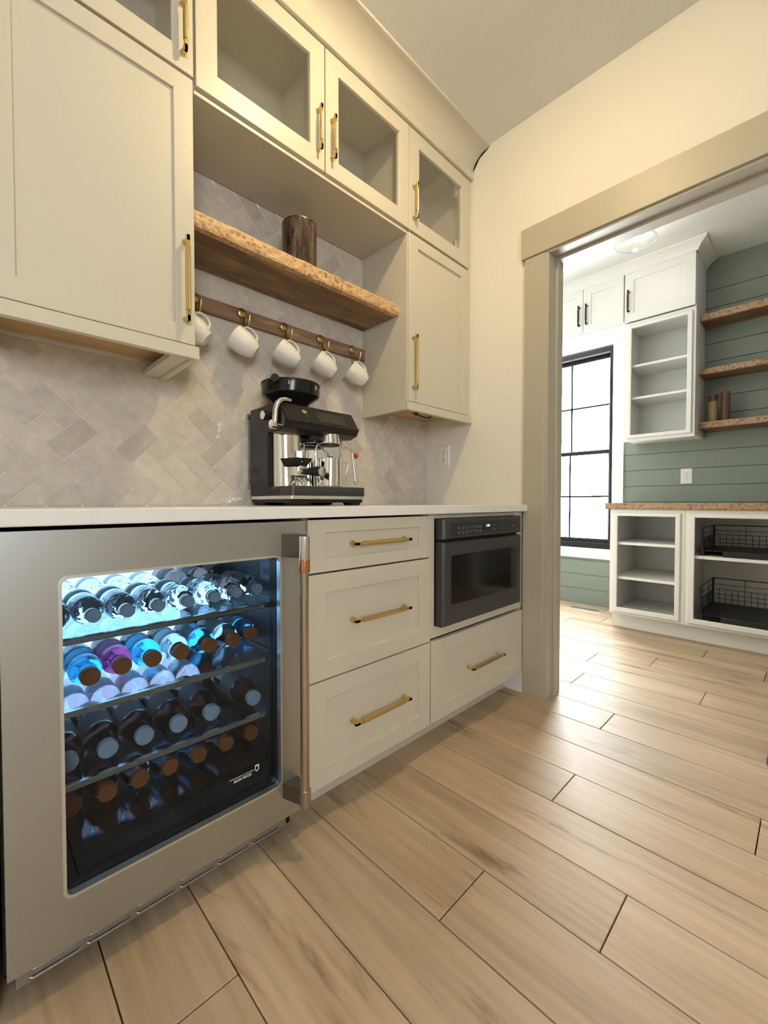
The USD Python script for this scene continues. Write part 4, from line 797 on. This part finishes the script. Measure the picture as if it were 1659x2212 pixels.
for nm, (y, r, zt, top, bot, lab) in (('a', (.534, .0275, 1.706, 'walnut', 'acacia', 'pale wooden pepper mill with a darker top on the lowest sage wall shelf')), ('b', (.4625, .0275, 1.718, 'walnut', 'walnut', 'dark walnut pepper mill on the lowest sage wall shelf'))):
    t = thing('pepper_mill', lab, 'pepper mill', (3.872, y, 1.509))
    part(t, 'body', lathe([(r, 1.5095), (r, zt - .047), (r * .97, zt - .045)], (3.872, y, 0), n=28), bot, smooth=35)
    part(t, 'top', lathe([(r * .97, zt - .0445), (r * .99, zt - .043), (r * .99, zt - .002), (r * .94, zt)], (3.872, y, 0), n=28), top, smooth=35)
    part(t, 'knob', lathe([(.006, zt), (.0075, zt + .004), (.005, zt + .007)], (3.872, y, 0), n=16), 'steel_satin', smooth=35)
def basket(label, z0, h, x0):
    t = thing('wire_basket', label, 'basket', (3.7, .1, z0)); y0, y1, x1 = -.27, .522, 3.93
    for x in (x0, x1):
        for y in (y0, y1): part(t, 'corner_post', box(x - .006, x + .006, y - .006, y + .006, z0 + .03, z0 + h, .002), 'black_metal')
    w = lambda p, q, r=.0022: tube([p, q], r, 6)
    part(t, 'runner', cat([box(x0, x1, y0 - .016, y0 + .012, z0, z0 + .032, .002), box(x0, x1, y1 - .012, y1 + .016, z0, z0 + .032, .002), box(x0 - .03, x0 + .004, y0 + .02, y1 - .11, z0, z0 + .035, .003), box(x0 - .034, x0 - .02, y1 - .42, y1 - .24, z0, z0 + .012)]), 'black_metal')
    part(t, 'tray', box(x0, x1, y0, y1, z0 + .030, z0 + .034), 'black_metal')
    zs = [z0 + h * q for q in (.99, .78, .62, .45, .3)]
    for nm, (a, b) in (('back_wires', ((x1, y0), (x1, y1))), ('side_wires', ((x0, y1), (x1, y1))), ('side_wires', ((x0, y0), (x1, y0)))):
        ms = [w((a[0], a[1], z), (b[0], b[1], z), .0032 if k == 0 else .0018) for k, z in enumerate(zs)]
        L = math.hypot(b[0] - a[0], b[1] - a[1]); n = int(L / .036)
        ms += [w((a[0] + (b[0] - a[0]) * k / n, a[1] + (b[1] - a[1]) * k / n, z0 + .03), (a[0] + (b[0] - a[0]) * k / n, a[1] + (b[1] - a[1]) * k / n, zs[0] if k % 9 == 8 else zs[2]), .0016) for k in range(1, n)]
        part(t, nm, cat(ms), 'black_metal', kind='stuff')
basket('black wire pull-out basket on the upper level of the open pantry cabinet', .579, .185, 3.47)
basket('black wire pull-out basket at the bottom of the open pantry cabinet', .160, .215, 3.44)
v = thing('floor_vent', 'metal floor register set in the planks under the pantry window', 'vent', (3.818, 1.393, 0))
part(v, 'frame', loops([q for q in (np.array([(3.755, 1.243, .0006), (3.881, 1.243, .0006), (3.881, 1.543, .0006), (3.755, 1.543, .0006)]), np.array([(3.760, 1.248, .0045), (3.876, 1.248, .0045), (3.876, 1.538, .0045), (3.760, 1.538, .0045)]), np.array([(3.785, 1.273, .0045), (3.851, 1.273, .0045), (3.851, 1.513, .0045), (3.785, 1.513, .0045)]), np.array([(3.785, 1.273, .0006), (3.851, 1.273, .0006), (3.851, 1.513, .0006), (3.785, 1.513, .0006)]))]), 'vent_metal')
part(v, 'recess', box(3.784, 3.852, 1.272, 1.514, .0004, .0010), 'black_void')
for k in range(20): part(v, 'louvre', box(3.785, 3.851, 1.2775 + .012 * k, 1.2815 + .012 * k, .0010, .0042), 'vent_metal')
w_ = thing('door_wedge', 'small blue rubber wedge on the floor by the doorway', 'door wedge', (2.06, .05, 0))
part(w_, 'body', m3.Manifold.hull_points(np.array([(x, y, z) for x, y, z in ((2.0, .106, .001), (2.0, .03, .001), (2.12, .106, .001), (2.12, .03, .001), (2.0, .106, .030), (2.0, .03, .030), (2.12, .106, .008), (2.12, .03, .008))])), 'cloth_blue')
